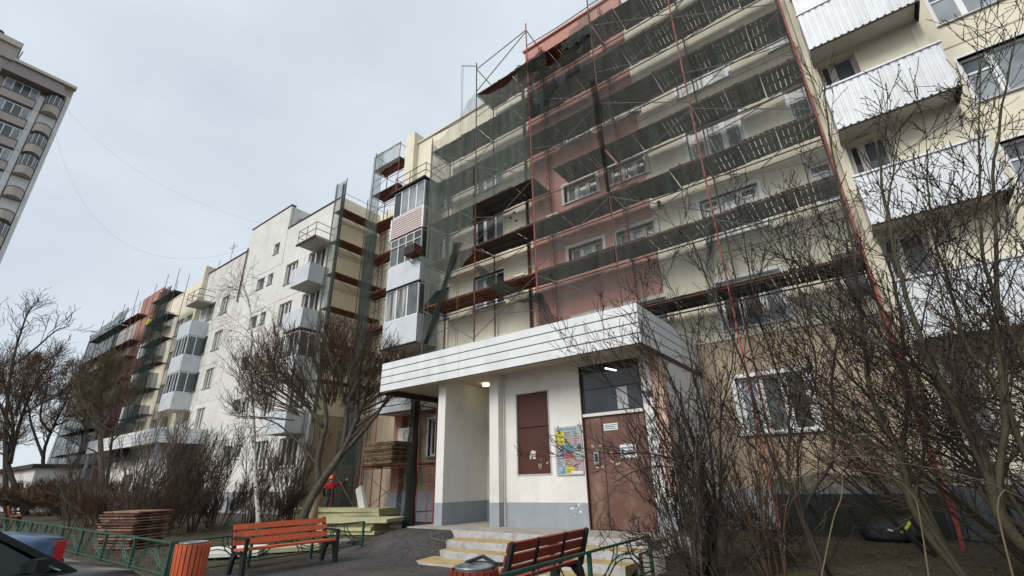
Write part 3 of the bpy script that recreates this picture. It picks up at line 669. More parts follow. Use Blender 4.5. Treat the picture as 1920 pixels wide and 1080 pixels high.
# scaffold that turns into the recess along the cream return wall
S2 = thing('scaffold', 'scaffold with reddish plank decks along the cream return wall of the white block', 'scaffold', (-23.4, 15, 0))
for (x, y) in ((-22.9, 13.75), (-23.9, 13.75), (-22.9, 15.4), (-22.9, 17.0)):
    MB().tube([(x, y, .1), (x, y, 19.35 if y < 14 else 18.6)], .03, 6).build('post', 'grey_tube', S2)
LV2 = [6.75, 8.8, 10.85, 12.95, 15.1, 17.2]
for z in LV2:
    for q in range(4):
        link('deck_panel', deck_panel(.85, .92, 'deck_red', 1+(q+int(z)) % 4, 'y'), S2, (-23.88+23.4, 13.75+q*.86-15, z))
    MB().tube([(-22.9, 13.75, z-.05), (-22.9, 17, z-.05)], .022, 5).build('ledger', 'rust', S2)
    MB().tube([(-23.9, 13.75, z-.05), (-22.9, 13.75, z-.05)], .022, 5).build('transom', 'rust', S2)
    MB().tube([(-22.88, 13.75, z-.3), (-22.88, 17, z-1.7)], .014, 5).build('brace', 'grey_tube', S2)
    MB().tube([(-22.86, 13.75, z-1.0), (-22.86, 17, z-.9)], .014, 5).build('guard_rail', 'grey_tube', S2)
    MB().tube([(-22.86, 13.75, z+1.0), (-22.86, 17, z+1.05)], .014, 5).build('guard_rail', 'grey_tube', S2)
    MB().tube([(-23.9, 13.75, z+.9), (-22.9, 13.75, z+.95)], .018, 5).build('guard_rail', 'grey_tube', S2)
S3 = thing('scaffold', 'narrow netted scaffold tower standing in the recess beside the balcony stack', 'scaffold', (-19.5, 14.6, 0))
scaffold(S3, [-20.55, -18.3], 14.05, 15.0, LV2+[19.0], .1, [20.3, 20.0], post_mats=['grey_tube', 'red_tube'], deck_mats=['deck_red'], per=3)
for (p0, p1) in (((-20.55, 14.05, 20.1), (-18.3, 14.05, 19.9)), ((-20.55, 15, 19.9), (-18.3, 15, 19.8)), ((-20.55, 14.05, 20.1), (-20.55, 15, 19.95)), ((-18.3, 14.05, 19.9), (-18.3, 15, 19.8))):
    MB().tube([p0, p1], .02, 5).build('top_rail', 'rust', S3)
# ground level working stage left of the porch
S4 = thing('scaffold', 'low red scaffold stage carrying stacked planks left of the porch', 'scaffold', (-15, 13.2, 0))
for x in (-19.2, -17.3, -14.0, -13.1):
    for y in (12.75, 13.75): MB().tube([(x, y, .1), (x, y, 4.35 if x > -16 else 2.6)], .026, 6).build('post', 'red_tube', S4)
    MB().tube([(x, 12.75, .6), (x, 13.75, .6)], .02, 5).build('transom', 'red_tube', S4)
    for z in ((2.2,) if x < -16 else (2.2, 4.1)): MB().tube([(x, 12.75, z), (x, 13.75, z)], .02, 5).build('transom', 'red_tube', S4)
for q in range(4): link('deck_panel', deck_panel(1.04, .95, 'deck_brown', 1+q % 4), S4, (-17.35+q*1.06+15, 12.78-13.2, 2.24))
for (p0, p1) in (((-17.3, 12.72, 2.1), (-14, 12.72, .4)), ((-17.3, 12.72, .4), (-14, 12.72, 2.1)), ((-14, 12.72, 3.0), (-13.1, 12.72, 3.6)), ((-14, 13.78, .5), (-13.1, 13.78, 2)), ((-19.2, 12.72, 2.1), (-17.3, 12.72, .5))):
    MB().tube([p0, p1], .015, 5).build('brace', 'grey_tube', S4)
for q in range(5): MB().tube([(-13.45, 12.75, .4+.37*q), (-13.1, 12.75, .4+.37*q)], .014, 5).build('rung', 'red_tube', S4)
MB().tube([(-13.45, 12.75, .12), (-13.45, 12.75, 2.2)], .018, 5).build('ladder_rail', 'red_tube', S4)
for z in (2.12, 4.05): MB().tube([(-17.3 if z < 3 else -14, 12.75, z), (-13.1, 12.75, z)], .022, 5).build('ledger', 'rust', S4)
link('deck_panel', deck_panel(.95, .95, 'deck_wood', 2), S4, (-14.0+15, 12.78-13.2, 4.12))

# far scaffolds
S5 = thing('scaffold', 'scaffold frames under dark green netting on the far cream block', 'scaffold', (-47, 13, 0))
scaffold(S5, [-48.9, -46.4, -43.9], 12.2, 13.0, [4.8, 6.8, 8.8, 10.8, 12.8, 14.8, 16.8], .1, [18.7, 18.9, 18.8], mat_o='grey_tube', mat_i='grey_tube', per=2)
S6 = thing('scaffold', 'farthest scaffold before the red gable strip with a worker on it', 'scaffold', (-60, 13, 0))
scaffold(S6, [-67.5, -64.2, -61, -57.8, -54.4, -52.6], 12.3, 13.2, [4.8, 6.8, 8.8, 10.8, 12.8, 14.3, 16.8], .1, [17.8, 18.6, 18.9, 19, 19.5, 18], mat_o='rust', mat_i='rust', deck_mats=['deck_red'], per=2)

# ------------------------------------------------------------------ safety nets
def catmull(P, k=4):
    P = [Vector(q) for q in P]; out = []
    for i in range(len(P)-1):
        a, b_, c, d = P[max(i-1, 0)], P[i], P[i+1], P[min(i+2, len(P)-1)]
        for j in range(k):
            t = j/k; out.append(.5*((2*b_)+(c-a)*t+(2*a-5*b_+4*c-d)*t*t+(3*b_-a-3*c+d)*t*t*t))
    out.append(P[-1]); return out
def net(label, mat, x0, x1, z0, z1, y, nx=16, nz=12, amp=.05, along='x', sag=None, group='green debris nets on the scaffolds', seed=1):
    b = MB(); r = random.Random(seed); ph = [r.uniform(0, 6) for _ in range(4)]
    for j in range(nz+1):
        for i in range(nx+1):
            s, t = i/nx, j/nz; x = x0+(x1-x0)*s; z = z0+(z1-z0)*t
            d = amp*(math.sin(s*17+ph[0]+t*2)+.6*math.sin(s*41+ph[1])+.5*math.sin(t*9+ph[2]+s*5))
            if sag: z += sag(s, t)
            b.v.append((x, y+d, z) if along == 'x' else (y+d, x, z))
    for j in range(nz):
        for i in range(nx):
            q = j*(nx+1)+i; b.f.append((q, q+1, q+nx+2, q+nx+1))
    return prop(b.build('safety_net', mat, smooth=True), label, 'net', group)
YN = YO-.08
net('thin green net over the right bays of the big scaffold', 'net_light', SX[3], SX[5], 6.2, 21.2, YN, 40, 30, .03, seed=1)
net('thin green net across the red stair strip of the big scaffold', 'net_light', SX[2], SX[3]-.03, 5.5, 17.6, YN, 24, 24, .03, sag=lambda s, t: -.5*t*math.sin(s*3.1), seed=2)
net('thin green net over the middle left bay beside the red strip', 'net_fine', SX[1], SX[2]-.03, 12.3, 18.2, YN, 24, 20, .03, sag=lambda s, t: -.5*t*math.sin(s*3.1), seed=3)
net('green net hung over the leftmost bay above the balconies', 'net_fine', SX[0], SX[1]-.03, 8.4, 17.0, YN, 24, 20, .04, sag=lambda s, t: t*(-.2+1.7*s*s) + (1-t)*1.6*s, seed=4)
net('green net closing the end of the big scaffold beside the balcony stack', 'net_mid', YO, YF-.06, 5.3, 16.9, SX[0]-.04, 10, 20, .03, 'y', seed=5)
net('dark net flap sagging below the topmost deck at the red parapet', 'net_far', SX[2]+.05, SX[3]-.1, 16.2, 17.5, YN-.04, 30, 12, .06, sag=lambda s, t: -.9*(1-s)*(1-t)*(.6+.4*math.sin(s*9)) + .75*s - .45, seed=6)
net('torn dark net hanging under the top left deck corner', 'net_far', SX[2]-.5, SX[2]+1.0, 17.7, 18.3, YN-.05, 20, 8, .06, sag=lambda s, t: -1.0*abs(s-.35)*(1-t)*1.2, seed=7)
net('dark net corner below the top deck at the third red post', 'net_mid', SX[3]-1.2, SX[3]+.1, 17.6, 19.0, YN-.06, 18, 10, .06, sag=lambda s, t: -1.0*(1-s)*t, seed=17)
def drape(pts, wid, label, mat='net_dense', folds=5, seed=3, across=None):
    b = MB(); r = random.Random(seed); P_ = catmull(pts, 6); n = len(P_); m = 16; ph = r.uniform(0, 6)
    for i, p in enumerate(P_):
        t = i/(n-1); d = (P_[min(i+1, n-1)]-P_[max(i-1, 0)]).normalized(); sd2 = d.cross(Vector((0, 1, 0))).normalized()
        k_ = t*(len(wid)-1); j = min(int(k_), len(wid)-2); wv = wid[j]+(wid[j+1]-wid[j])*(k_-j)
        for q in range(m+1):
            u = q/m-.5; fo = math.sin(u*folds*6.28+ph+t*2.2)+.5*math.sin(u*folds*11+ph*2+t*5)
            o = p+sd2*(u*wv*(1+.12*math.sin(t*13+q)))+Vector((0, -.05*fo-.02, 0))+Vector((0, 0, r.uniform(-.012, .012)))
            b.v.append(tuple(o))
    for i in range(n-1):
        for q in range(m): a = i*(m+1)+q; b.f.append((a, a+1, a+m+2, a+m+1))
    return prop(b.build('gathered_net', mat, smooth=True), label, 'net', 'green debris nets on the scaffolds')
Y0 = YO-.12
def pp(*L_, Y=Y0): return [oy(u, v, Y) for u, v in L_]
drape(pp((858, 455), (845, 500), (828, 560), (812, 610), (798, 645)), [.5, .3, .3, .25, .12], 'gathered strip of green net hanging slantwise over the lower left bay')
drape(pp((895, 498), (925, 528), (950, 545), (985, 558), (1014, 557)), [.15, .5, .55, .4, .25], 'bundle of green net draped across the lowest plank deck', folds=4)
drape(pp((1012, 553), (1018, 575), (1028, 600), (1038, 614)), [.2, .35, .55, .6], 'loose end of green net hanging onto the canopy', folds=5, seed=9)
drape(pp((1110, 150), (1118, 190), (1124, 240), (1133, 300), (1141, 360)), [.2, .26, .22, .16, .1], 'gathered dark net strip tied along the third red post', 'net_far', folds=3)
drape(pp((1333, 420), (1330, 500), (1338, 580)), [.2, .25, .2], 'slim net strip hanging beside the red post on the right', 'net_mid', folds=3)
b = MB(); rgn = random.Random(5); n_ = 18
for k in range(25):
    z = 4.3-4.1*k/24; rr = .135+.012*math.sin(k*.9)+.05*(k/24)**2
    for j in range(n_):
        a = 2*math.pi*j/n_; q = rr*(1+.2*math.sin(5*a+k*.12)+.12*math.sin(9*a-k*.2)); b.v.append((-12.96+.01*math.sin(k*.5)+q*math.cos(a), 11.55+q*math.sin(a), z))
for k in range(24):
    for j in range(n_): b.f.append((k*n_+j, k*n_+(j+1) % n_, (k+1)*n_+(j+1) % n_, (k+1)*n_+j))
prop(b.build('gathered_net', 'net_black', smooth=True), 'dark green net wrapped round the post at the canopy corner', 'net', 'green debris nets on the scaffolds')
po = thing('support_post', 'rusty support post inside the wrapped net at the canopy corner', 'post', (-12.93, 11.55, .1))
MB().tube([(-12.95, 11.55, .1), (-12.95, 11.55, 4.36)], .06, 8).build('pipe', 'rust', po); MB().box(-13.15, -12.75, 11.35, 11.75, .05, .13).build('foot_plate', 'rust', po)
net('dark net on the front of the recess scaffold below the white block roof', 'net_mid', -23.95, -22.9, 6.2, 19.2, 13.7, 8, 20, .03, seed=8)
net('folded dark net strip down the corner post of the recess scaffold', 'net_dense', -23.1, -22.72, 4.5, 18.9, 13.66, 6, 20, .05, seed=9)
net('dark net on the left side of the recess tower', 'net_mid', -20.6, -19.7, 2.5, 20.0, 13.98, 10, 24, .04, seed=10)
net('second dark net layer low on the recess tower', 'net_dense', -20.6, -19.6, 2.4, 14.5, 13.94, 10, 24, .04, seed=18)
net('pale net round the top of the recess tower', 'net_fine', -20.55, -18.3, 18.6, 20.0, 14.0, 10, 6, .03, seed=11)
net('dark net curtain behind the worker in the red jacket', 'net_dense', -20.4, -18.7, .3, 3.9, 13.6, 12, 8, .06, seed=12)
net('dark net curtain down the white block corner behind the tree', 'net_mid', -23.9, -22.9, .3, 6.4, 13.7, 12, 8, .06, seed=13)
net('dark net over the far cream scaffold', 'net_far', -48.0, -43.9, 3.5, 16.6, 12.1, 24, 20, .06, seed=14)
net('second net layer over the far cream scaffold', 'net_far', -46.5, -43.9, 3.5, 17.2, 12.0, 14, 20, .06, seed=19)
net('nearly black net over the farthest facade of the row', 'net_black', -67.6, -55.6, 2.5, 16.9, 12.15, 30, 20, .08, seed=15)
net('dark net over the top bays of the farthest facade', 'net_far', -66.8, -55.6, 16.7, 17.6, 12.15, 24, 6, .08, sag=lambda s, t: t*(.9*s-.4), seed=16)

# ------------------------------------------------------------------ entrance porch
PY = 10.875; FZ = .45
P = thing('entrance_porch', 'white entrance porch with slatted canopy, grey painted base and brown metal door', 'porch', (-7.5, 11, 0))
hol = [(-5.97, -4.33, FZ, 4.27), (-8.05, -6.95, 1.66, 3.81)]
holes_wall(-8.5, -3.82, FZ-.02, 4.42, [(-5.97, -4.33, FZ-.02, 4.27), hol[1]], PY, .2).build('wall', 'porch_white', P)
for (x0, x1) in ((-8.5, -5.97), (-4.33, -3.82)): MB().box(x0, x1, PY-.004, PY+.2, FZ, 1.02).build('wall_base', 'porch_grey', P)
MB().box(-8.38, -3.9, PY+.22, PY+.3, .3, 4.42).build('wall_back', 'core', P)
for (x0, x1, n) in ((-8.80, -8.48, 0), (-10.56, -10.26, 1)):
    yf_ = 10.32 if n else 10.62
    MB().box(x0, x1, yf_, 10.95 if n == 0 else 12.6, 1.02, 4.42).build('pillar', 'porch_white', P)
    MB().box(x0-.003, x1+.003, yf_-.003, 10.953 if n == 0 else 12.6, FZ-.2, 1.02).build('pillar_base', 'porch_grey', P)
MB().box(-8.475, -8.44, PY-.05, PY-.01, FZ, 4.4).build('cable_duct', 'porch_white', P)
MB().box(-10.26, -8.80, 12.25, 12.4, 1.02, 4.42).build('recess_wall', 'porch_white', P)
MB().box(-10.255, -8.80, 12.24, 12.4, FZ-.1, 1.02).build('recess_base', 'porch_grey', P)
MB().box(-9.5, -8.8, 12.2, 12.24, FZ, 2.6).build('inner_door', 'brown_panel', P)
MB().box(-8.80, -8.72, 10.955, 12.4, FZ-.1, 4.42).build('side_wall', 'porch_white', P)
MB().box(-3.9, -3.82, PY+.0, YF, 1.02, 4.42).build('side_wall', 'porch_white', P); MB().box(-3.905, -3.815, PY+.001, YF, .1, 1.02).build('side_base', 'porch_grey', P)
MB().box(-4.06, -3.8, PY-.022, PY-.003, 1.2, 4.40).build('corner_stripe', 'peach_paint', P)
MB().box(-3.818, -3.80, PY-.0, PY+.3, 1.2, 4.40).build('corner_stripe', 'peach_paint', P)
# canopy
CX0, CX1, CY = -12.78, -3.83, 9.85
MB().box(CX0+.05, CX1-.05, CY+.06, YF-.02, 4.42, 5.1).build('canopy_slab', 'porch_ceiling', P)
nb = 4; hz = (5.26-4.30)/nb
for i in range(nb):
    z0 = 4.30+hz*i
    for (xa, xb) in ((CX0, -9.3), (-9.29, CX1)):
        MB().box(xa, xb, CY-.02+.004*i, CY+.04, z0+.016, z0+hz-.016).build('fascia_board', 'fascia', P)
    MB().box(CX1-.02, CX1+.04, CY-.02, YF-.1, z0+.016, z0+hz-.016).build('fascia_board', 'fascia', P)
    MB().box(CX0-.04, CX0+.02, CY+.045, 11.4, z0+.016, z0+hz-.016).build('fascia_board', 'fascia', P)
MB().box(CX0+.021, CX1-.021, CY+.041, CY+.06, 4.31, 5.2).build('fascia_backing', 'rail_dark', P)
MB().box(CX0+.02, CX1-.02, CY+.06, CY+.11, 4.29, 4.418).build('canopy_lip', 'porch_ceiling', P)
MB().box(CX0-.0, CX0+.12, CY+.1, 13.6, 4.24, 4.41).build('canopy_beam', 'rail_dark', P)
MB().box(CX1+.0, CX1+.03, CY+.1, YF-.1, 4.2, 4.30).build('canopy_beam', 'rail_dark', P)
MB().box(CX0+.1, CX1-.1, CY+.2, YF-.05, 5.10, 5.15).build('canopy_roof', 'tar', P)
# steel door with transom
dr = MB().box(-5.95, -4.35, PY+.05, PY+.11, FZ+.01, 2.98).build('door', 'brown_door', P)
MB().box(-5.485, -5.47, PY+.042, PY+.05, FZ+.02, 2.97).build('door_joint', 'black_edge', dr)
dp = MB().box(-5.74, -5.60, PY+.0, PY+.05, 1.86, 2.18).build('intercom', 'zinc', dr)
MB().box(-5.71, -5.63, PY-.006, PY+.0, 1.92, 2.1).build('intercom_keys', 'steel_dark', dr)
for (x0, x1, z0, z1) in ((-5.42, -5.05, 2.62, 2.78), (-5.05, -4.65, 1.98, 2.27)):
    q = MB().box(x0, x1, PY+.035, PY+.05, z0, z1).build('notice', 'paper_white', dr)
    for i in range(3): MB().box(x0+.03, x1-.03-.05*(i % 2), PY+.031, PY+.035, z0+(z1-z0)*(.2+.25*i), z0+(z1-z0)*(.3+.25*i)).build('print_line', 'paper_teal' if i != 1 else 'ink', dr)
r_ = random.Random(4)
for (cx, cz, wd) in ((-5.68, 2.27, .3), (-5.68, 1.78, .26), (-5.28, 2.10, .14), (-5.2, 1.85, .12), (-5.3, 1.9, .08), (-4.85, 2.3, .35)):
    b = MB()
    for i in range(5):
        x = cx+r_.uniform(-wd/2, wd/2); ww = r_.uniform(.02, .07); zz = cz+r_.uniform(-.02, .02); hh = r_.uniform(.012, .03)
        b.add([(x, PY+.047, zz), (x+ww, PY+.047, zz-.006), (x+ww*.9, PY+.047, zz+hh), (x+.01, PY+.047, zz+hh*.8)], [(0, 1, 2, 3)])
    b.build('torn_paper', 'scar', dr)
MB().box(-5.98, -5.95, PY-.02, PY+.12, FZ, 4.27).build('door_frame', 'brown_panel', P); MB().box(-4.35, -4.325, PY-.02, PY+.12, FZ, 2.98).build('door_frame', 'brown_panel', P)
MB().box(-5.95, -4.35, PY-.015, PY+.1, 2.98, 3.05).build('door_frame', 'porch_white', P)
tw = MB().box(-5.95, -4.35, PY+.03, PY+.09, 3.05, 3.09).box(-5.95, -4.35, PY+.03, PY+.09, 4.22, 4.27).box(-5.95, -5.91, PY+.03, PY+.09, 3.09, 4.22).box(-4.39, -4.35, PY+.03, PY+.09, 3.09, 4.22).build('window', 'steel_dark', P)
MB().box(-5.91, -4.39, PY+.06, PY+.07, 3.66, 4.22).build('pane', 'glass_dark', tw); MB().box(-5.91, -4.39, PY+.055, PY+.07, 3.09, 3.645).build('pane', 'glass_dark', tw)
MB().box(-5.0, -4.72, PY+.045, PY+.055, 3.1, 3.62).build('pane_film', 'grey_frame', tw)
MB().add([(-5.25, PY+.052, 4.12), (-4.95, PY+.052, 4.02), (-4.94, PY+.052, 4.05), (-5.24, PY+.052, 4.15)], [(0, 1, 2, 3)]).build('lamp_reflection', 'reflection_glow', tw)  # glowing sliver painted onto the opaque pane as a lamp's reflection
# boarded window
bp = MB().box(-8.02, -6.98, PY+.05, PY+.09, 1.69, 2.86).box(-8.02, -6.98, PY+.045, PY+.085, 2.88, 3.78).build('window_board', 'brown_panel', P)
fr = MB().box(-8.05, -8.02, PY-.015, PY+.1, 1.66, 3.81).box(-6.98, -6.95, PY-.015, PY+.1, 1.66, 3.81).box(-8.02, -6.98, PY-.015, PY+.1, 1.66, 1.69).box(-8.02, -6.98, PY-.015, PY+.1, 3.78, 3.81).build('window_frame', 'grey_frame', P)
b = MB(); pts = [(-7.66, 2.07), (-7.62, 2.06), (-7.6, 2.13), (-7.57, 2.14), (-7.55, 2.06), (-7.47, 2.07), (-7.48, 2.2), (-7.44, 2.26), (-7.50, 2.25), (-7.56, 2.29), (-7.63, 2.24), (-7.66, 2.15)]
b.add([(x, PY+.046, z) for x, z in pts], [tuple(range(len(pts)))]); b.build('torn_paper', 'scar', bp)
b = MB()
for i in range(9):
    x = -7.35+r_.uniform(-.05, .26); z = 1.85+r_.uniform(-.05, .2); b.add([(x, PY+.046, z), (x+.02, PY+.046, z), (x+.03, PY+.046, z+.04), (x+.005, PY+.046, z+.03)], [(0, 1, 2, 3)])
b.build('torn_paper', 'scar', bp)
b = MB()
for i in range(12):
    x = -6.3+r_.uniform(-.22, .1); z = .75+r_.uniform(-.05, .25); s_ = r_.uniform(.008, .035)
    b.add([(x+s_*math.cos(a), PY-.0065, z+s_*math.sin(a)) for a in np.linspace(0, 5.4, 7)], [tuple(range(7))])
b.build('paint_spot', 'paper_white', P)
MB().lathe([(.0, 0), (.10, 0), (.12, .05), (.12, .08)], 14, (-9.67, 11.5, 4.335)).build('ceiling_lamp', 'lamp_warm', P)
# notice board with adverts
nbd = thing('notice_board', 'framed notice board of coloured adverts between the boarded window and the door', 'notice board', (-6.4, PY, 1.65))
MB().box(-6.80, -6.02, PY-.035, PY-.003, 1.64, 2.80).build('frame', 'grey_frame', nbd)
MB().box(-6.77, -6.05, PY-.040, PY-.036, 2.70, 2.77).build('title_strip', 'paper_grey', nbd)
for i in range(5): MB().box(-6.62+.1*i, -6.56+.1*i, PY-.044, PY-.041, 2.715, 2.755).build('title_mark', 'paper_teal', nbd)
ads = ['paper_blue', 'paper_yellow', 'paper_pink', 'paper_grey', 'paper_tan', 'paper_pink', 'paper_dark', 'paper_red', 'paper_grey', 'paper_dark', 'paper_teal', 'paper_dark', 'paper_yellow', 'paper_tan', 'paper_pink', 'paper_yellow', 'paper_grey', 'paper_grey']
for j in range(6):
    for i in range(3):
        x0 = -6.77+.243*i; z0 = 1.68+.168*j
        a = MB().box(x0+.004, x0+.236, PY-.0405, PY-.036, z0+.004, z0+.162).build('advert', ads[(j*3+i) % len(ads)], nbd)
        for q in range(3): MB().box(x0+.02, x0+.11+.04*((i+j+q) % 3), PY-.043, PY-.041, z0+.03+.045*q, z0+.045+.045*q).build('print_line', 'paper_white' if 'dark' in ads[(j*3+i) % 18] or 'blue' in ads[(j*3+i) % 18] else 'ink', a)
MB().box(-6.35, -6.04, PY-.046, PY-.0445, 1.66, 1.73).build('price_slip', 'paper_white', nbd)
pt = thing('wall_poster', 'tall white house plan poster right of the brown door', 'poster', (-4.18, PY, 1.5))
MB().box(-4.31, -4.08, PY-.016, PY-.006, 1.6, 2.95).build('sheet', 'paper_white', pt)
for i in range(6): MB().box(-4.28, -4.12+.02*(i % 2), PY-.019, PY-.0165, 1.7+.2*i, 1.8+.2*i).build('print_block', 'paper_grey', pt)
MB().box(-4.3, -4.05, PY-.016, PY-.006, 3.3, 3.44).build('house_number_plate', 'ink', pt)

# steps and platform
ST = thing('entrance_steps', 'worn concrete entrance steps with yellow tiled treads in front of the porch', 'steps', (-6.5, 8.5, 0))
def step(x0, x1, y0, y1, z0, z1, top, front):
    b = MB(); r = random.Random(int(y0*10)); n = 26
    for i in range(n+1):
        t = i/n; x = x0+(x1-x0)*t; e = .012*math.sin(t*37)+r.uniform(-.012, .012); rd = .10*max(0, 1-t*14)
        b.v += [(x, y0+e+rd*3, z0), (x, y0+e*1.3+rd*2.5, z1-.03), (x, y0+.02+e+rd*2.5, z1-rd*.3), (x, y1, z1)]
    for i in range(n):
        q = i*4; b.f += [(q, q+4, q+5, q+1), (q+1, q+5, q+6, q+2)]
    f = b.build('riser', front, ST, smooth=True)
    b2 = MB(); b2.v = list(b.v); b2.f = [(i*4+2, i*4+6, i*4+7, i*4+3) for i in range(n)]; b2.f.append((0, 1, 2, 3)); b2.f.append((n*4+3, n*4+2, n*4+1, n*4))
    b2.build('tread', top, ST)
step(-8.55, -3.95, 7.62, 8.4, -.05, .045, 'step_tile', 'concrete')
step(-8.45, -3.93, 8.22, 8.9, -.05, .185, 'step_tile', 'step_paint')
step(-8.75, -3.9, 8.72, 9.5, -.05, .32, 'step_tile', 'step_paint')
step(-9.25, -3.86, 9.42, 9.9, .0, FZ+.003, 'concrete', 'step_paint')
MB().box(-11.0, -3.84, 9.75, 12.5, -.1, FZ-.004).build('platform', 'concrete', ST)
b = MB(); b.box(-3.84, -3.45, 8.75, 10.6, -.1, .30); b.build('side_block', 'concrete', ST)
b = MB().box(-3.84, -3.3, 9.7, 10.6, .0, .42); b.build('side_block', 'concrete', ST)
MB().tube([(-9.35, 9.1, .44), (-9.3, 9.0, .45), (-9.0, 8.75, .34), (-8.6, 8.62, .33), (-8.3, 8.55, .33)], .012, 5).build('loose_cable', 'twig_pale', ST)

# ------------------------------------------------------------------ second porch canopy on the far entrance
P2 = thing('entrance_porch', 'far entrance porch with pale slatted canopy half hidden by bushes', 'porch', (-44, 12.5, 0))
for i in range(4):
    z0 = 4.30+.24*i
    MB().box(-51.4, -36.6, 11.36, 11.42, z0+.012, z0+.228).build('fascia_board', 'fascia', P2)
    MB().box(-36.62, -36.56, 11.43, YF-.02, z0+.012, z0+.228).build('fascia_board', 'fascia', P2)
MB().box(-51.3, -36.65, 11.44, YF-.03, 4.4, 5.15).build('canopy_slab', 'porch_ceiling', P2)
MB().box(-50, -37.5, 12.6, 12.8, .1, 4.4).build('wall', 'porch_white', P2); MB().box(-50.01, -37.49, 12.59, 12.6, .1, 1.1).build('wall_base', 'porch_grey', P2)
MB().box(-45, -43.4, 12.52, 12.589, .3, 2.6).build('door', 'brown_door', P2)
for x in (-51.2, -36.9): MB().tube([(x, 11.6, .1), (x, 11.6, 4.4)], .12, 10).build('column', 'porch_grey', P2)
sh = thing('low_shed', 'low grey utility shed with a dark flat roof behind the left trees', 'shed', (-62, 9, 0))
MB().box(-72, -53, 9, 12, .05, 3.3).build('wall', 'white_panel', sh); MB().box(-72.3, -52.7, 8.7, 12.2, 3.3, 3.6).build('roof', 'tar', sh)
for x in (-70, -66, -62, -58): MB().box(x, x+1.2, 8.96, 9.0, .3, 2.4).build('door', 'panel_blue', sh)

# ------------------------------------------------------------------ distant tower block (faces this yard)
T = thing('tower_block', 'tall taupe and white tower block at the far left edge', 'building', (-67, 3.5, 0), Rd(90))
MB().box(-16, 0, .3, 14, -1, 46.0).build('wall', 'taupe', T, local=True)
MB().box(-.35, .02, -.05, .3, -1, 44.6).build('corner_strip', 'tower_white', T, local=True)
MB().box(-2.45, -1.95, -.12, .3, -1, 43.2).build('pilaster', 'tower_white', T, local=True)
MB().box(-6.0, -5.3, -.12, .3, -1, 38.6).build('pilaster', 'tower_white', T, local=True)
MB().box(-5.3, .1, -.35, .4, 45.9, 46.25).build('cornice', 'tower_cream', T, local=True)
MB().box(-16, -5.3, -.3, .5, 47.8, 48.3).build('cornice', 'tower_cream', T, local=True); MB().box(-16, -5.3, .0, 8, 46, 47.8).build('wall', 'taupe', T, local=True)
MB().box(-16, -5.2, .3, 8, 48.3, 48.9).build('parapet', 'slab', T, local=True)
MB().lathe([(.35, 0), (.35, .6), (.0, .7)], 12, (-7.2, 1, 48.9)).build('roof_vent', 'steel_dark', T, local=True)
MB().box(-17, -11.2, 3, 9, 48.9, 55.2).build('penthouse', 'tower_white', T, local=True)
MB().box(-17, -11.0, 2.7, 9, 54.6, 56.2).build('penthouse_crown', 'tower_cream', T, local=True); MB().box(-11.2, -10.3, 3.2, 5, 52.8, 54.2).build('penthouse_box', 'steel_dark', T, local=True)
b = MB().prism([(-5.3, 45.9), (-5.8, 44.0), (-.55, 44.0), (-1.0, 45.9)], -.05, .3)
b.v = [(x, (-1.25 if z < 45 else -.1) if y < 0 else y, z if z > 45 else 43.75) for x, y, z in b.v]; b.build('awning', 'tower_brown', T, local=True)
MB().tube([(-5.1, .2, 46.2), (-5.0, .2, 47.8)], .05, 5).build('roof_mast', 'steel_dark', T, local=True)
tw_p = MB().box(-5.25, -2.5, -.3, .29, 0, .95).mesh('parapet', 'taupe'); tw_c = MB().box(-5.3, -2.46, -.36, .29, .95, 1.05).mesh('parapet_cap', 'tower_brown')
fr_ = MB(); [fr_.box(x, x+.09, -.1, .0, 1.05, 2.45) for x in (-5.25, -4.58, -3.9, -3.2, -2.58)]; fr_.box(-5.25, -2.5, -.1, 0, 2.4, 2.5); tw_f = fr_.mesh('window', 'pvc')
PNm = [MB().box(-5.16+.675*i, -4.59+.68*i, -.05, -.03, 1.05, 2.4).mesh('pane', g) for i, g in enumerate(('glass_pale', 'glass_mid', 'glass_mid', 'glass_pale'))]
def arc(z0, z1, rr): 
    b = MB(); n = 12
    for i in range(n+1):
        a = math.pi*i/n; x = -1.15-.72*rr*math.cos(a); y = .05-1.05*rr*math.sin(a)
        b.v += [(x, y, z0), (x, y, z1)]
    for i in range(n): b.f.append((2*i, 2*i+2, 2*i+3, 2*i+1))
    b.f.append(tuple(2*i for i in range(n, -1, -1))); b.f.append(tuple(2*i+1 for i in range(n+1)))
    return b
ap = arc(0, 1.0, 1).mesh('balcony', 'taupe'); ac_ = arc(1.0, 1.08, 1.05).mesh('balcony_cap', 'tower_brown'); ag = arc(1.08, 2.35, .93)
agm = ag.mesh('pane', 'glass_mid'); inn = MB().box(-1.85, -.42, .1, .29, 1.0, 2.7).mesh('balcony_recess', 'tower_white')
agb = MB(); [agb.tube([(-1.15-.7*math.cos(a), .05-1.0*math.sin(a), 1.08), (-1.15-.7*math.cos(a), .05-1.0*math.sin(a), 2.35)], .035, 4) for a in (.3, .9, 1.5, 2.1, 2.7)]; agbm = agb.mesh('glazing_bar', 'pvc')
lw = MB().box(-8.9, -6.6, .2, .3, .9, 2.4).mesh('pane', 'glass_mid')
for k in range(15):
    z = 41.2-2.76*k
    link('parapet', tw_p, T, (0, 0, z)); link('parapet_cap', tw_c, T, (0, 0, z)); o = link('window', tw_f, T, (0, 0, z))
    for m_ in PNm: link('pane', m_, o)
    o = link('balcony', ap, T, (0, 0, z)); link('balcony_cap', ac_, o)
    if k not in (1, 4, 5, 9): link('pane', agm, o); link('glazing_bar', agbm, o)
    else: link('balcony_recess', inn, o)
    if k % 1 == 0: window(T, -8.6, -7.2, z+.9, z+2.3, .18, 'pvc', cols=2, recess=.02, sill=False)
    MB().box(-2.47, -1.93, -.14, -.115, z-.06, z-.01).build('joint', 'slab', T, local=True)
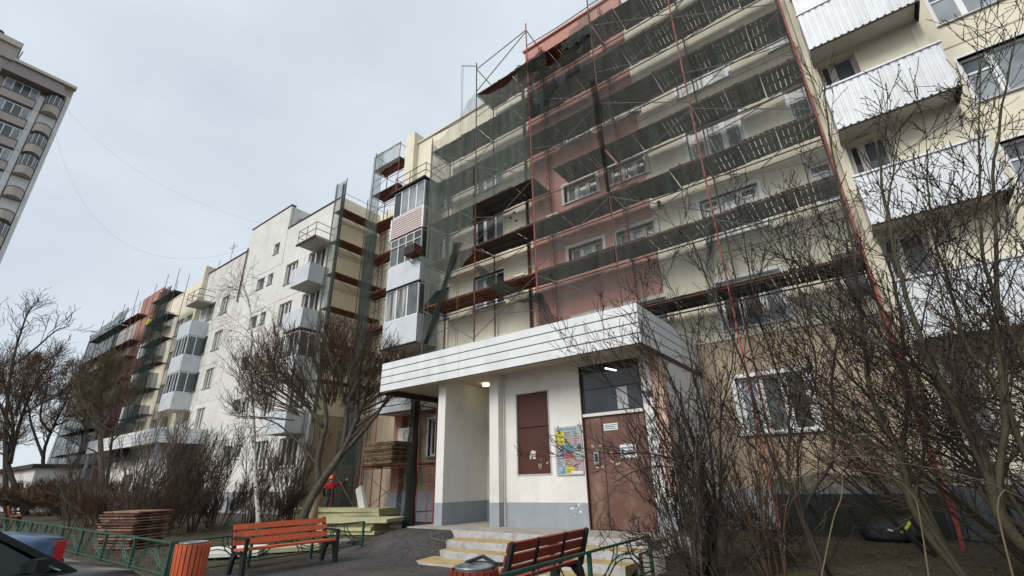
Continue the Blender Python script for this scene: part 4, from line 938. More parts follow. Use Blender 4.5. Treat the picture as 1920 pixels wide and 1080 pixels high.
window(T, -8.0, -6.6, 44.4, 45.3, .18, 'pvc', cols=1, recess=.02, sill=False); window(T, -9.4, -8.2, 45.6, 46.2, .18, 'pvc', cols=1, recess=.02, sill=False)

# overhead wires
def wire(a, c, sag, label):
    a = Vector(a); c = Vector(c); pts = [a.lerp(c, t)-Vector((0, 0, 4*sag*t*(1-t))) for t in np.linspace(0, 1, 28)]
    prop(MB().tube(pts, .009, 4).build('overhead_wire', 'wire'), label, 'wire', 'wires between the roofs')
wire(ox(122, 200, -66.9), (-34.5, YF+.5, 20.6), 2.2, 'upper thin wire from the tower block to the white block roof')
wire(ox(104, 250, -66.9), (-36.2, YF+.4, 19.4), 6.5, 'lower sagging wire from the tower block to the white block corner')

# ------------------------------------------------------------------ bare trees and shrubs
def grow(polys, rng, p, d, length, r, lvl, cfg):
    n = cfg['seg'][min(lvl, len(cfg['seg'])-1)]; pts = [Vector(p)]; d = Vector(d).normalized(); st = length/n
    for i in range(n):
        w_ = cfg['wob']; d = (d+Vector((rng.gauss(0, w_), rng.gauss(0, w_), rng.gauss(0, w_)))+Vector((0, 0, cfg['up'][min(lvl, len(cfg['up'])-1)]))*.1+cfg.get('wind', Vector((0, 0, 0)))).normalized()
        pts.append(pts[-1]+d*st)
    rt = max(cfg['rmin'], r*.35); rad = [r+(rt-r)*(i/n) for i in range(n+1)]
    polys.append((pts, rad, lvl))
    sprout(polys, rng, pts, rad, lvl, length, cfg)
def sprout(polys, rng, pts, rad, lvl, length, cfg, t0=None):
    if lvl >= cfg['max']: return
    k = cfg['kids'][lvl]; k = max(1, int(k*(length/cfg['ref'][lvl])+rng.random()))
    t0 = cfg['t0'][lvl] if t0 is None else t0
    for i in range(k):
        t = t0+(1-t0)*(i+rng.random())/k; f = t*(len(pts)-1); j = min(int(f), len(pts)-2); q = pts[j].lerp(pts[j+1], f-j)
        d = (pts[j+1]-pts[j]).normalized(); o = d.orthogonal().normalized(); o = Matrix.Rotation(rng.uniform(0, 6.283), 3, d) @ o
        a = rng.uniform(*cfg['ang']); nd = d*math.cos(a)+o*math.sin(a)
        L_ = cfg['len'][lvl]*rng.uniform(.55, 1.25)*(1-.45*t); rr = max(cfg['rmin'], rad[j]*cfg['rr']*rng.uniform(.7, 1))
        grow(polys, rng, q, nd, L_, rr, lvl+1, cfg)
def tree(name, label, cat, base, stems, cfg, seed, tm='bark', cm='twig_brown', group=None, buds=0., trunk_name='trunk', crown_name='crown', jit=.010, extra=None):
    rng = random.Random(seed); root = thing(name, label, cat, base, 0, group); polys = []; tb = MB()
    for st in stems:
        P_ = catmull(st['pts']); n = len(P_); r0, r1 = st['r']
        P_ = [q+Vector((rng.gauss(0, jit), rng.gauss(0, jit), 0))*min(1, i/3) for i, q in enumerate(P_)]
        rad = [r0+(r1-r0)*(i/(n-1))**.8 for i in range(n)]
        tb.tube(P_, rad, 8 if r0 > .05 else 6)
        length = sum((P_[i+1]-P_[i]).length for i in range(n-1))
        sprout(polys, rng, P_, rad, 0, length*st.get('dens', 1), cfg, st.get('t0'))
    cb = MB(); ob = tb
    for pts, rad, lvl in polys:
        if rad[0] > .028: ob.tube(pts, rad, 5)
        else: cb.tube(pts, rad, 3, cap=False)
        if buds and lvl >= 1:
            for i in range(1, len(pts)):
                if rng.random() < buds:
                    c = pts[i]; s_ = rng.uniform(.009, .016); dd = Vector((rng.gauss(0, 1), rng.gauss(0, 1), rng.gauss(0, 1))).normalized()*s_*1.6
                    cb.add([c+dd, c+Vector((s_, 0, 0)), c+Vector((-s_*.5, s_*.87, 0)), c+Vector((-s_*.5, -s_*.87, 0)), c-dd*.6], [(0, 1, 2), (0, 2, 3), (0, 3, 1), (4, 2, 1), (4, 3, 2), (4, 1, 3)])
    for wh in extra or []: cb.tube(wh[0], wh[1], 3, cap=False)
    tb.build(trunk_name, tm, root, smooth=True)
    cb.build(crown_name, cm, root)
    return root
def gz(x, y): return earth_h(x, y)-.04
Bl0 = [(oz(30, 968, .1).x, oz(30, 968, .1).y), (oz(95, 968, .1).x, oz(95, 968, .1).y), (oz(135, 975, .1).x, oz(135, 975, .1).y)]
_kr = random.Random(77); KN = []
for _i in range(92):
    u_ = _kr.uniform(-1, 1); KN.append((618+u_*158, 648+u_*u_*72+_kr.random()**1.5*78))
def whips(base, px, n, L_, seed):
    rng = random.Random(seed); out = []; c = pv(620, 760, base)
    for (u, v) in px:
        k = pv(u, v, base)+Vector((-_hn.x, -_hn.y, 0))*rng.uniform(-1.3, 1.3); o = (k-c).normalized()
        q0 = pv(620+(u-620)*.45, 790-(790-v)*.35, base); out.append(([q0, q0.lerp(k, .5)+Vector((rng.gauss(0, .08), rng.gauss(0, .08), .05)), k], [.026, .02, .014]))
        for i in range(n):
            d = (o*.6+Vector((rng.gauss(0, .5), rng.gauss(0, .5), .6+rng.gauss(0, .2)))).normalized(); p = k+Vector((rng.gauss(0, .1), rng.gauss(0, .1), rng.gauss(0, .12))); pts = [p]; l_ = L_*rng.uniform(.55, 1.1)
            for q in range(5):
                d = (d+Vector((rng.gauss(0, .08), rng.gauss(0, .08), .07))).normalized(); pts.append(pts[-1]+d*(l_/5))
            out.append((pts, [.0085-.0007*q for q in range(6)]))
            for q in (2, 3, 4):
                e = (d+Vector((rng.gauss(0, .5), rng.gauss(0, .5), rng.gauss(.1, .3)))).normalized(); out.append(([pts[q], pts[q]+e*l_*.2, pts[q]+e*l_*.34+Vector((0, 0, .05))], [.006, .0055, .005]))
    return out
# pollarded tree in front of the white block
B_ = (-15.9, 9.8, gz(-15.9, 9.8))
def S_(b_, *px): return [pv(u, v, b_) for u, v in px]
c_pol = dict(max=4, kids=[8, 6.5, 5.5, 4], ref=[3, 1.6, 1.1, .8], t0=[.45, .25, .2, .2], len=[1.7, 1.2, .9, .6], seg=[6, 6, 5, 4, 3], up=[.8, .9, .9, .8], wob=.11, ang=(.35, .95), rr=.5, rmin=.0065)
base_px = (B_[0], B_[1], B_[2])
tree('pollarded_tree', 'leaning pollarded tree with a broom like bare crown in front of the white block', 'tree', B_, [
    dict(pts=[Vector(B_)]+S_(B_, (570, 970), (596, 915), (640, 850), (668, 790), (690, 725), (705, 670)), r=(.22, .035), t0=.55),
    dict(pts=S_(B_, (596, 915), (598, 850), (612, 790), (606, 735), (590, 675), (580, 635)), r=(.12, .03), t0=.45),
    dict(pts=S_(B_, (606, 800), (575, 760), (545, 720), (515, 680), (500, 655)), r=(.08, .02), t0=.3),
    dict(pts=S_(B_, (625, 868), (680, 810), (715, 765), (745, 705), (752, 665)), r=(.09, .022), t0=.4),
    dict(pts=S_(B_, (640, 850), (650, 780), (640, 720), (648, 665), (645, 625)), r=(.10, .025), t0=.45),
    dict(pts=S_(B_, (640, 725), (622, 680), (612, 640)), r=(.05, .02), t0=.3),
    dict(pts=S_(B_, (668, 790), (672, 720), (680, 660), (676, 625)), r=(.07, .022), t0=.35),
    dict(pts=S_(B_, (600, 880), (560, 830), (520, 795), (470, 780), (440, 785)), r=(.045, .010), t0=.3, dens=.8),
    dict(pts=S_(B_, (575, 760), (540, 760), (500, 735), (465, 708)), r=(.045, .012), t0=.3),
    dict(pts=S_(B_, (545, 720), (552, 680), (545, 640)), r=(.045, .015), t0=.25),
    dict(pts=S_(B_, (668, 800), (720, 760), (760, 700), (778, 660)), r=(.055, .015), t0=.3),
], dict(c_pol, max=3, kids=[3, 3, 3], len=[.9, .6, .4]), 11, 'bark', 'twig_brown', extra=whips(B_, KN, 15, 1.1, 9))
o = thing('tree_stump', 'split pale barkless stub beside the pollarded trunk', 'stump', (B_[0]+.25, B_[1]+.2, B_[2]))
MB().tube(S_((B_[0]+.2, B_[1]+.25), (583, 995), (588, 950), (596, 915), (601, 880)), [.17, .16, .14, .06], 9).build('wood', 'bare_wood', o, smooth=True)
# birch
Bb = (-18.3, 9.4, gz(-18.3, 9.4))
c_bir = dict(max=3, kids=[20, 7, 5], ref=[9, 1.6, .9], t0=[.35, .2, .15], len=[2.0, .95, .6], seg=[7, 6, 5, 4], up=[.15, -.5, -.9], wob=.08, ang=(.5, 1.0), rr=.34, rmin=.0055)
tree('birch_tree', 'slender white birch with drooping bare twigs left of the pollarded tree', 'tree', Bb, [
    dict(pts=[Vector(Bb)]+S_(Bb, (484, 960), (478, 880), (476, 800), (470, 720), (472, 640), (468, 575), (455, 530)), r=(.105, .02), t0=.35)], c_bir, 5, 'birch_bark', 'twig_grey')
# tall shrubs on the left lawn
c_shr = dict(max=3, kids=[6, 4.4, 3], ref=[2, .9, .5], t0=[.25, .2, .15], len=[.9, .55, .35], seg=[6, 5, 4, 3], up=[1.0, 1.0, .8], wob=.08, ang=(.2, .55), rr=.5, rmin=.005)
def shrub(label, base, n, h, spread, seed, tm='twig_grey', cm='twig_grey', cfg=c_shr, lean=Vector((0, 0, 0)), r=(.03, .008), buds=0., name='bare_shrub', group='bare shrubs on the lawn'):
    rng = random.Random(seed); st = []
    for i in range(n):
        a = rng.uniform(0, 6.283); s0 = Vector((math.cos(a), math.sin(a), 0)); q = Vector(base)+s0*rng.uniform(0, .28)*spread
        e = s0*spread*rng.uniform(.3, 1.0)+lean*rng.uniform(.6, 1.2); hh = h*rng.uniform(.65, 1.05)
        st.append(dict(pts=[q, q+e*.28+Vector((0, 0, hh*.35)), q+e*.62+Vector((0, 0, hh*.7)), q+e+Vector((0, 0, hh))], r=(r[0]*rng.uniform(.6, 1.1), r[1])))
    return tree(name, label, 'shrub', base, st, cfg, seed, tm, cm, group, buds, 'stems', 'twigs')
for i, (x, y, n, h, sp, lb) in enumerate([
    (-20.2, 6.2, 13, 3.4, 1.1, 'tall bare shrub right behind the stacked timber panels'), (-22.5, 8.2, 12, 3.6, 1.2, 'bare shrub in front of the far porch wall'),
    (-20.6, 8.2, 14, 2.8, 1.0, 'dense bare shrub left of the birch trunk'), (-18.4, 10.6, 10, 2.5, .8, 'low bushy shrub close behind the birch'),
    (-25.5, 9.5, 12, 3.6, 1.3, 'bare shrub deeper in the lawn below the white block'), (-21.5, 10.6, 14, 3.2, 1.1, 'brown bare shrub against the white block base'),
    (-27.5, 6.3, 12, 3.0, 1.2, 'bare shrub left of the stacked timber panels')]):
    shrub(lb, (x, y, gz(x, y)), n, h, sp, 40+i, 'twig_grey', ['twig_grey', 'twig_brown', 'twig_brown'][i % 3])
for i, (x, y, n, h, sp, lb) in enumerate([(-19.5, 6.9, 30, 1.3, 1.2, 'low brown undergrowth right of the stacked timber panels'), (-22.0, 7.4, 34, 1.4, 1.6, 'low brown undergrowth below the far porch'), (-25.0, 7.0, 34, 1.4, 1.7, 'low brown undergrowth beyond the stacked timber panels'), (-28.5, 7.2, 34, 1.5, 1.9, 'low brown undergrowth at the feet of the old trees'), (-18.6, 9.9, 26, 1.2, 1.1, 'low brown undergrowth around the birch foot'), (-21.2, 9.2, 28, 1.5, 1.4, 'brown brush between the birch and the far porch')]):
    shrub(lb, (x, y, gz(x, y)), n, h, sp, 140+i, 'twig_brown', 'twig_brown', dict(c_shr, len=[.5, .32, .22], kids=[7, 4, 2.5], ref=[1, .4, .25]), r=(.014, .005))
for i, (x, y, n, h, sp, lb) in enumerate([(-23.6, 9.9, 12, 3.4, 1.2, 'tall twiggy shrub beside the corner of the far porch'), (-29.0, 9.6, 12, 3.4, 1.4, 'tall twiggy shrub under the slatted far canopy'), (-19.8, 11.2, 11, 3.1, 1.0, 'tall twiggy shrub between birch and white wall')]):
    shrub(lb, (x, y, gz(x, y)), n, h, sp, 160+i, 'twig_brown', 'twig_brown')
for i, (bx_, lb) in enumerate([(Bl0[0], 'brown brush at the foot of the first old tree'), (Bl0[1], 'brown brush at the foot of the second old tree'), (Bl0[2], 'brown brush left of the stacked timber panels')]):
    shrub(lb, (bx_[0], bx_[1], gz(*bx_)), 40, 1.7, 2.2, 190+i, 'twig_brown', 'twig_brown', dict(c_shr, len=[.6, .4, .28], kids=[7, 4, 2.5], ref=[1, .45, .3], rmin=.008), r=(.018, .008))
# thin young tree left of the shrubs
_q = oz(186, 984, .1); By = (_q.x, _q.y, gz(_q.x, _q.y))
tree('young_tree', 'thin young tree with upward curving limbs by the far porch', 'tree', By, [
    dict(pts=[Vector(By)]+S_(By, (196, 930), (205, 860), (213, 790), (217, 720)), r=(.13, .02), t0=.4),
    dict(pts=S_(By, (205, 860), (160, 838), (110, 815), (85, 790)), r=(.05, .012), t0=.4, dens=.6), dict(pts=S_(By, (208, 830), (232, 800), (242, 760), (244, 715)), r=(.05, .012), t0=.4, dens=.6),
    dict(pts=S_(By, (212, 810), (185, 790), (172, 760), (176, 730)), r=(.04, .012), t0=.4, dens=.6)], dict(c_pol, max=2, kids=[6, 3, 2], len=[1.0, .6, .4]), 8, 'bark_dark', 'twig_grey')
# big dark trees at the left edge
_q = oz(48, 966, .1); Bl = (_q.x, _q.y, gz(_q.x, _q.y)); _q = oz(92, 958, .1); Bl2 = (_q.x, _q.y, gz(_q.x, _q.y))
c_big = dict(max=4, kids=[10, 7, 6, 4.5], ref=[4, 2.2, 1.4, .9], t0=[.3, .25, .2, .15], len=[1.9, 1.3, .95, .7], seg=[7, 6, 5, 4, 3], up=[.6, .7, .8, .8], wob=.12, ang=(.35, .95), rr=.5, rmin=.011)
tree('old_tree', 'dark thick trunked old tree leaning at the far left edge', 'tree', Bl, [
    dict(pts=[Vector(Bl)]+S_(Bl, (34, 925), (20, 890), (14, 850), (25, 795), (10, 730), (5, 690)), r=(.24, .04), t0=.45),
    dict(pts=S_(Bl, (18, 870), (35, 800), (55, 745), (80, 700), (95, 680)), r=(.15, .03), t0=.3), dict(pts=S_(Bl, (20, 800), (-10, 740), (-40, 690)), r=(.14, .04), t0=.3),
    dict(pts=S_(Bl, (40, 780), (70, 760), (110, 740), (140, 705)), r=(.08, .025), t0=.3), dict(pts=S_(Bl, (30, 780), (45, 720), (40, 690)), r=(.08, .025), t0=.3)], c_big, 21, 'bark_dark', 'twig_brown')
tree('old_tree', 'second dark old tree forking behind the first at the left edge', 'tree', Bl2, [
    dict(pts=[Vector(Bl2)]+S_(Bl2, (85, 910), (82, 850), (100, 800), (125, 750), (135, 710)), r=(.21, .035), t0=.45),
    dict(pts=S_(Bl2, (82, 860), (60, 800), (50, 750), (30, 700)), r=(.13, .03), t0=.35), dict(pts=S_(Bl2, (95, 810), (75, 780), (90, 720), (80, 690)), r=(.12, .03), t0=.3), dict(pts=S_(Bl2, (100, 800), (135, 780), (155, 740)), r=(.09, .025), t0=.3)], c_big, 22, 'bark_dark', 'twig_brown')
_q = oz(14, 962, .1); Bl3 = (_q.x, _q.y, .05)
c_tall = dict(c_big, max=3, kids=[5, 4, 3], len=[2.8, 1.6, 1.0], rmin=.015, up=[.3, .3, .3])
tree('tall_tree', 'tall fine twigged tree rising above the roofs at the left edge', 'tree', Bl3, [
    dict(pts=[Vector(Bl3)]+S_(Bl3, (10, 880), (12, 780), (24, 680), (45, 605), (60, 575)), r=(.22, .035), t0=.5),
    dict(pts=S_(Bl3, (20, 690), (70, 650), (105, 620), (130, 612)), r=(.1, .03), t0=.3), dict(pts=S_(Bl3, (15, 740), (-10, 660), (-5, 600)), r=(.12, .03), t0=.3)], c_tall, 23, 'bark_dark', 'twig_dark')
Bl4 = (-36, 9.5, .1)
tree('round_tree', 'round fuzzy brown crowned tree in front of the netted far block', 'tree', Bl4, [
    dict(pts=[Vector(Bl4)]+S_(Bl4, (190, 880), (188, 800), (190, 740), (200, 700)), r=(.2, .06), t0=.45),
    dict(pts=S_(Bl4, (188, 810), (160, 760), (150, 720)), r=(.1, .04), t0=.3), dict(pts=S_(Bl4, (190, 790), (215, 760), (230, 715)), r=(.1, .04), t0=.3)], dict(c_big, kids=[12, 8, 7, 5], len=[1.7, 1.2, .85, .6], up=[.9, 1, 1, 1], rmin=.010), 24, 'bark', 'twig_olive')

for i, (x, y, lb) in enumerate([(-84, 6, 'distant bare tree just above the parked cars'), (-92, 13, 'distant bare tree left of the low shed'), (-79, 16, 'distant bare tree over the shed roof'), (-110, 4, 'hazy far tree at the extreme left')]):
    o = dup(bpy.data.objects['round_tree'], (x, y, 0), i*1.3, lb, 'distant trees at the left'); o.scale = (1.7+.2*i, 1.7+.2*i, 1.15)
# shrubs and saplings on the right in the foreground
c_th = dict(max=3, kids=[11, 5.5, 3.4], ref=[4.2, 1.4, .7], t0=[.2, .2, .15], len=[1.6, .75, .4], seg=[7, 6, 5, 4], up=[.9, .8, .6], wob=.09, ang=(.3, .8), rr=.42, rmin=.005)
def rs(name, label, base, stems, seed, tm, cm, cfg=c_th, buds=.35):
    b0 = (base[0], base[1], gz(base[0], base[1]))
    tree(name, label, 'shrub' if 'shrub' in name else 'tree', b0, [dict(pts=[Vector(b0)+Vector((rnd.uniform(-.2, .2), rnd.uniform(-.2, .2), 0))]+S_(b0, *s['px']), r=s['r'], t0=s.get('t0', .2), dens=s.get('d', 1)) for s in stems], cfg, seed, tm, cm, 'bare shrubs right of the porch', buds, 'stems', 'twigs')
rs('thorny_shrub', 'dark tangled thorny shrub reaching over the porch corner and door', (-2.75, 8.6), [
    dict(px=((1335, 980), (1300, 890), (1240, 790), (1180, 700), (1130, 640)), r=(.035, .008)), dict(px=((1345, 960), (1310, 850), (1270, 740), (1230, 640), (1205, 580)), r=(.035, .008)),
    dict(px=((1340, 940), (1330, 820), (1300, 700), (1280, 600), (1250, 520)), r=(.032, .008)), dict(px=((1330, 930), (1280, 870), (1215, 850), (1140, 850), (1085, 838)), r=(.026, .006), t0=.45, d=.5),
    dict(px=((1325, 950), (1270, 880), (1200, 880), (1150, 905)), r=(.022, .006), t0=.5, d=.4), dict(px=((1350, 940), (1350, 800), (1370, 690), (1380, 590)), r=(.03, .008)),
    dict(px=((1320, 960), (1270, 870), (1200, 760), (1140, 720), (1090, 700)), r=(.025, .006), d=.8), dict(px=((1335, 970), (1320, 900), (1290, 840), (1250, 740), (1190, 640)), r=(.028, .007))], 61, 'twig_dark', 'twig_dark')
c_den = dict(c_th, kids=[11, 5, 3], len=[.9, .5, .3])
shrub('dense brown thicket at the foot of the porch corner', (-2.9, 8.4, gz(-2.9, 8.4)), 26, 2.2, .75, 62, 'twig_grey', 'twig_dark', c_den, Vector((-.25, .15, 0)), (.02, .006), .3, 'dense_shrub', 'bare shrubs right of the porch')
shrub('red brown thicket on the bare soil right of the steps', (-1.9, 8.9, gz(-1.9, 8.9)), 18, 2.0, .8, 63, 'twig_brown', 'twig_brown', c_den, Vector((-.3, 0, 0)), (.018, .006), .1, 'dense_shrub', 'bare shrubs right of the porch')
rs('bare_sapling', 'leaning bare sapling rising across the cream facade', (-1.2, 9.0), [
    dict(px=((1510, 980), (1440, 840), (1400, 700), (1340, 560), (1290, 430)), r=(0.039, .009)), dict(px=((1480, 900), (1480, 760), (1430, 620), (1400, 480), (1385, 370)), r=(0.031, .008)),
    dict(px=((1500, 950), (1500, 820), (1530, 700), (1500, 560), (1475, 430)), r=(0.031, .008)), dict(px=((1510, 960), (1560, 860), (1560, 720), (1575, 560), (1540, 420), (1500, 290)), r=(0.033, .008))], 64, 'twig_dark', 'twig_dark')
rs('bare_sapling', 'green barked sapling with a slanting trunk before the corrugated balconies', (.35, 8.6), [
    dict(px=((1725, 980), (1690, 860), (1640, 760), (1620, 640), (1600, 480), (1562, 300), (1545, 165)), r=(0.055, .010)), dict(px=((1700, 900), (1700, 760), (1690, 600), (1660, 450), (1672, 330), (1690, 240)), r=(0.035, .009)),
    dict(px=((1715, 950), (1640, 850), (1560, 760), (1480, 690), (1420, 640)), r=(0.031, .009)), dict(px=((1720, 960), (1740, 800), (1700, 650), (1640, 560), (1590, 520), (1500, 500)), r=(0.031, .008)), dict(px=((1660, 790), (1580, 690), (1520, 600), (1480, 500), (1440, 440)), r=(0.027, .008))], 65, 'bark_green', 'twig_dark')
rs('bare_sapling', 'tall mossy trunked sapling near the right edge', (1.35, 8.0), [
    dict(px=((1895, 1000), (1850, 880), (1790, 760), (1730, 650), (1690, 520), (1660, 380), (1640, 260)), r=(0.066, .012)), dict(px=((1880, 960), (1885, 800), (1870, 650), (1868, 480), (1862, 330), (1880, 200), (1905, 60)), r=(0.047, .010)),
    dict(px=((1872, 740), (1820, 660), (1780, 540), (1745, 400), (1738, 280)), r=(0.035, .009)), dict(px=((1885, 740), (1920, 640), (1945, 500), (1930, 330)), r=(0.035, .009)), dict(px=((1868, 560), (1840, 440), (1835, 260), (1838, 110)), r=(0.031, .007)),
    dict(px=((1800, 780), (1720, 700), (1640, 650), (1560, 600)), r=(0.027, .008))], 66, 'bark_green', 'twig_dark')
rs('bare_sapling', 'grey bare sapling behind the mossy trunk at the right edge', (2.4, 10.2), [
    dict(px=((1870, 960), (1830, 840), (1790, 720), (1780, 600), (1740, 480)), r=(0.039, .010)), dict(px=((1890, 940), (1930, 800), (1940, 650), (1925, 480)), r=(0.039, .010)), dict(px=((1860, 900), (1800, 840), (1740, 780), (1680, 700)), r=(0.031, .009)),
    dict(px=((1850, 900), (1760, 850), (1660, 840), (1590, 800)), r=(0.027, .008))], 67, 'twig_grey', 'twig_grey')
c_sl = dict(c_th, kids=[13, 6, 3.5], len=[1.25, .65, .36], up=[.35, .4, .4], wob=.12, wind=Vector((-.025, 0, 0)))
for i, (x, y, n, h, lx, lb) in enumerate([(1.2, 10.2, 7, 3.4, -2.6, 'slanting brown thicket under the corrugated balconies'), (3.2, 10.2, 8, 4.0, -2.8, 'tall slanting thicket below the lowest balcony at the right'), (.2, 11.2, 8, 2.6, -1.8, 'brown thicket before the ground floor window'), (3.6, 8.6, 7, 3.6, -2.4, 'bare thicket cut by the right edge'), (2.2, 9.0, 6, 2.8, -2.6, 'slanting thicket crossing the mossy trunk')]):
    shrub(lb, (x, y, gz(x, y)), n, h, 1.0, 70+i, ['bark_green', 'twig_brown', 'twig_dark'][i % 3], ['twig_brown', 'twig_dark', 'twig_brown'][i % 3], c_sl, Vector((lx, .1, 0)), (.030, .006), .2, 'dense_shrub', 'bare shrubs right of the porch')
for i, (x, y, lb) in enumerate([(-2.3, 7.9, 'low brown brush beside the right hand fence end'), (-1.6, 9.9, 'low dark brush before the cellar grating')]):
    shrub(lb, (x, y, gz(x, y)), 11, .9, 1.1, 180+i, 'twig_dark', 'twig_dark', dict(c_shr, len=[.5, .32, .22], kids=[7, 4, 2.5], ref=[1, .4, .25], up=[.3, .3, .3], ang=(.3, .9)), Vector((-.3, 0, 0)), (.012, .005), .1, 'dense_shrub', 'bare shrubs right of the porch')
# pale whips arching in the foreground
for i, (pxs, bx) in enumerate([(((1720, 1075), (1728, 990), (1712, 930), (1670, 895), (1600, 880)), (.2, 7.0)), (((1500, 1078), (1560, 985), (1578, 930), (1577, 880), (1560, 850)), (-.9, 6.8)), (((1880, 1075), (1879, 1000), (1872, 940), (1884, 918)), (1.2, 6.6)), (((1920, 935), (1820, 895), (1700, 870), (1580, 858), (1480, 905)), (.6, 7.2))]):
    b_ = (bx[0], bx[1]); pts = [pv(u, v, b_) for u, v in pxs]
    if i != 3: pts[0].z = .02
    pts = catmull(pts, 7)
    prop(MB().tube(pts, [.0085-.004*j/len(pts) for j in range(len(pts))], 5).build('pale_whip', 'twig_pale' if i != 3 else 'twig_grey', smooth=True), ['pale arching whip in the thicket left of the black bag', 'pale curved stem low in front of the brown thicket', 'yellowish upright stem near the right edge', 'long grey bowed branch crossing low over the thicket', ''][i], 'branch', 'arching whips in the right thicket')

# ------------------------------------------------------------------ ground litter and grass
rg = random.Random(3)
b = MB()
for i in range(9000):
    x = rg.uniform(-26, -10.9); y = rg.uniform(4.0, 9.5)
    if asph_d(x, y) > -.05: continue
    if fbm(x*.5, y*.5) < rg.uniform(-.7, .4): continue
    z = earth_h(x, y)-.01; a = rg.uniform(0, 6.283); h = rg.uniform(.03, .1); dx, dy = math.cos(a)*.006, math.sin(a)*.006; lx, ly = rg.gauss(0, .03), rg.gauss(0, .03)
    b.add([(x-dx, y-dy, z), (x+dx, y+dy, z), (x+lx, y+ly, z+h)], [(0, 1, 2)])
for i in range(3000):
    x = rg.uniform(-3.6, 3); y = rg.uniform(6, 12.5)
    if fbm(x*.9, y*.9) < .2: continue
    z = earth_h(x, y)-.01; a = rg.uniform(0, 6.283); h = rg.uniform(.03, .09); dx, dy = math.cos(a)*.006, math.sin(a)*.006; lx, ly = rg.gauss(0, .03), rg.gauss(0, .03)
    b.add([(x-dx, y-dy, z), (x+dx, y+dy, z), (x+lx, y+ly, z+h)], [(0, 1, 2)])
prop(b.build('grass', 'blade'), 'sparse early spring grass on the lawns', 'grass', kind='stuff')
b = MB()
for i in range(7000):
    if rg.random() < .55: x = rg.uniform(-3.7, 4); y = rg.uniform(5.5, 13.5)
    else: x = rg.uniform(-27, -11); y = rg.uniform(4.2, 12)
    if asph_d(x, y) > -.02: continue
    z = earth_h(x, y)+.008; a = rg.uniform(0, 6.283); s_ = rg.uniform(.015, .045); t = rg.uniform(-.5, .5)*s_
    c, s2 = math.cos(a)*s_, math.sin(a)*s_
    b.add([(x-c, y-s2, z), (x+s2*.6, y-c*.6, z+t*.6), (x+c, y+s2, z+abs(t)*.5), (x-s2*.6, y+c*.6, z-t*.2)], [(0, 1, 2, 3)])
prop(b.build('dead_leaves', 'dry_leaf'), 'dry fallen leaves scattered over the soil', 'leaves', kind='stuff')
b = MB()
for i in range(420):
    x = rg.uniform(-11, -3.8); y = rg.uniform(3.9, 8.2); z = .006+ramp(x, y); s_ = rg.uniform(.006, .016)
    b.add([(x, y, z), (x+s_, y+s_*.3, z), (x+s_*.7, y+s_, z+s_*.5), (x-s_*.2, y+s_*.6, z+s_*.2)], [(0, 1, 2, 3)])
prop(b.build('grit', 'kerb'), 'pale grit on the asphalt path', 'grit', kind='stuff')

# ------------------------------------------------------------------ park benches
def make_bench(label, wood):
    t = thing('park_bench', label, 'bench', (0, 0, 0), 0, 'red slatted park benches'); Lh = 1.0
    for q, (y, z) in enumerate(((-.19, .44), (-.05, .425), (.09, .42))):
        MB().bar((-Lh, y, z), (Lh, y, z), .12, .04).build('seat_slat', wood, t, local=True)
    for q, (y, z) in enumerate(((.21, .54), (.255, .67), (.30, .80))):
        MB().bar((-Lh, y, z), (Lh, y, z), .035, .105, (0, .3, 1)).build('back_slat', wood, t, local=True)
    for x in (-Lh+.03, Lh-.03):
        b = MB(); w_ = .065
        def pr(poly):
            n = len(poly); vs = [(x-w_/2, y, z) for y, z in poly]+[(x+w_/2, y, z) for y, z in poly]
            b.add(vs, [tuple(range(n)), tuple(range(2*n-1, n-1, -1))]+[(i, (i+1) % n, (i+1) % n+n, i+n) for i in range(n)])
        pr([(-.30, 0), (-.22, 0), (-.13, .30), (-.10, .40), (-.27, .40), (-.28, .30)]); pr([(.22, 0), (.31, 0), (.24, .34), (.20, .40), (.04, .40), (.08, .32), (.15, .25)])
        pr([(-.27, .40), (.20, .40), (.19, .345), (-.26, .345)])
        pr([(.17, .40), (.24, .38), (.375, .85), (.335, .87)])
        pr([(-.28, .40), (-.23, .40), (-.22, .60), (-.27, .61)]); pr([(-.28, .595), (.22, .615), (.22, .65), (-.24, .645), (-.30, .62)])
        b.build('end_frame', 'bench_iron', t, local=True)
    for x in (-.35, .35): MB().bar((x, .23, .48), (x, .335, .86), .04, .02, (1, 0, 0)).build('back_brace', 'bench_iron', t, local=True)
    return t
bn = make_bench('orange red slatted bench with dark iron ends left of the path', 'bench_red'); bn.location = (-10.25, 5.93, .0); bn.rotation_euler = (0, 0, Rd(90))
bn2 = make_bench('shade toned red bench seen from behind in front of the steps', 'bench_dark'); bn2.location = (-4.12, 5.85, 0); bn2.rotation_euler = (0, 0, Rd(-90+3))  # shade of its back side is put into the slat colour
bn3 = dup(bn, (-31, 5.0, .1), Rd(170), 'far red bench cut by the left edge beyond the cars'); bn3.location = (-33, 5.4, .12)

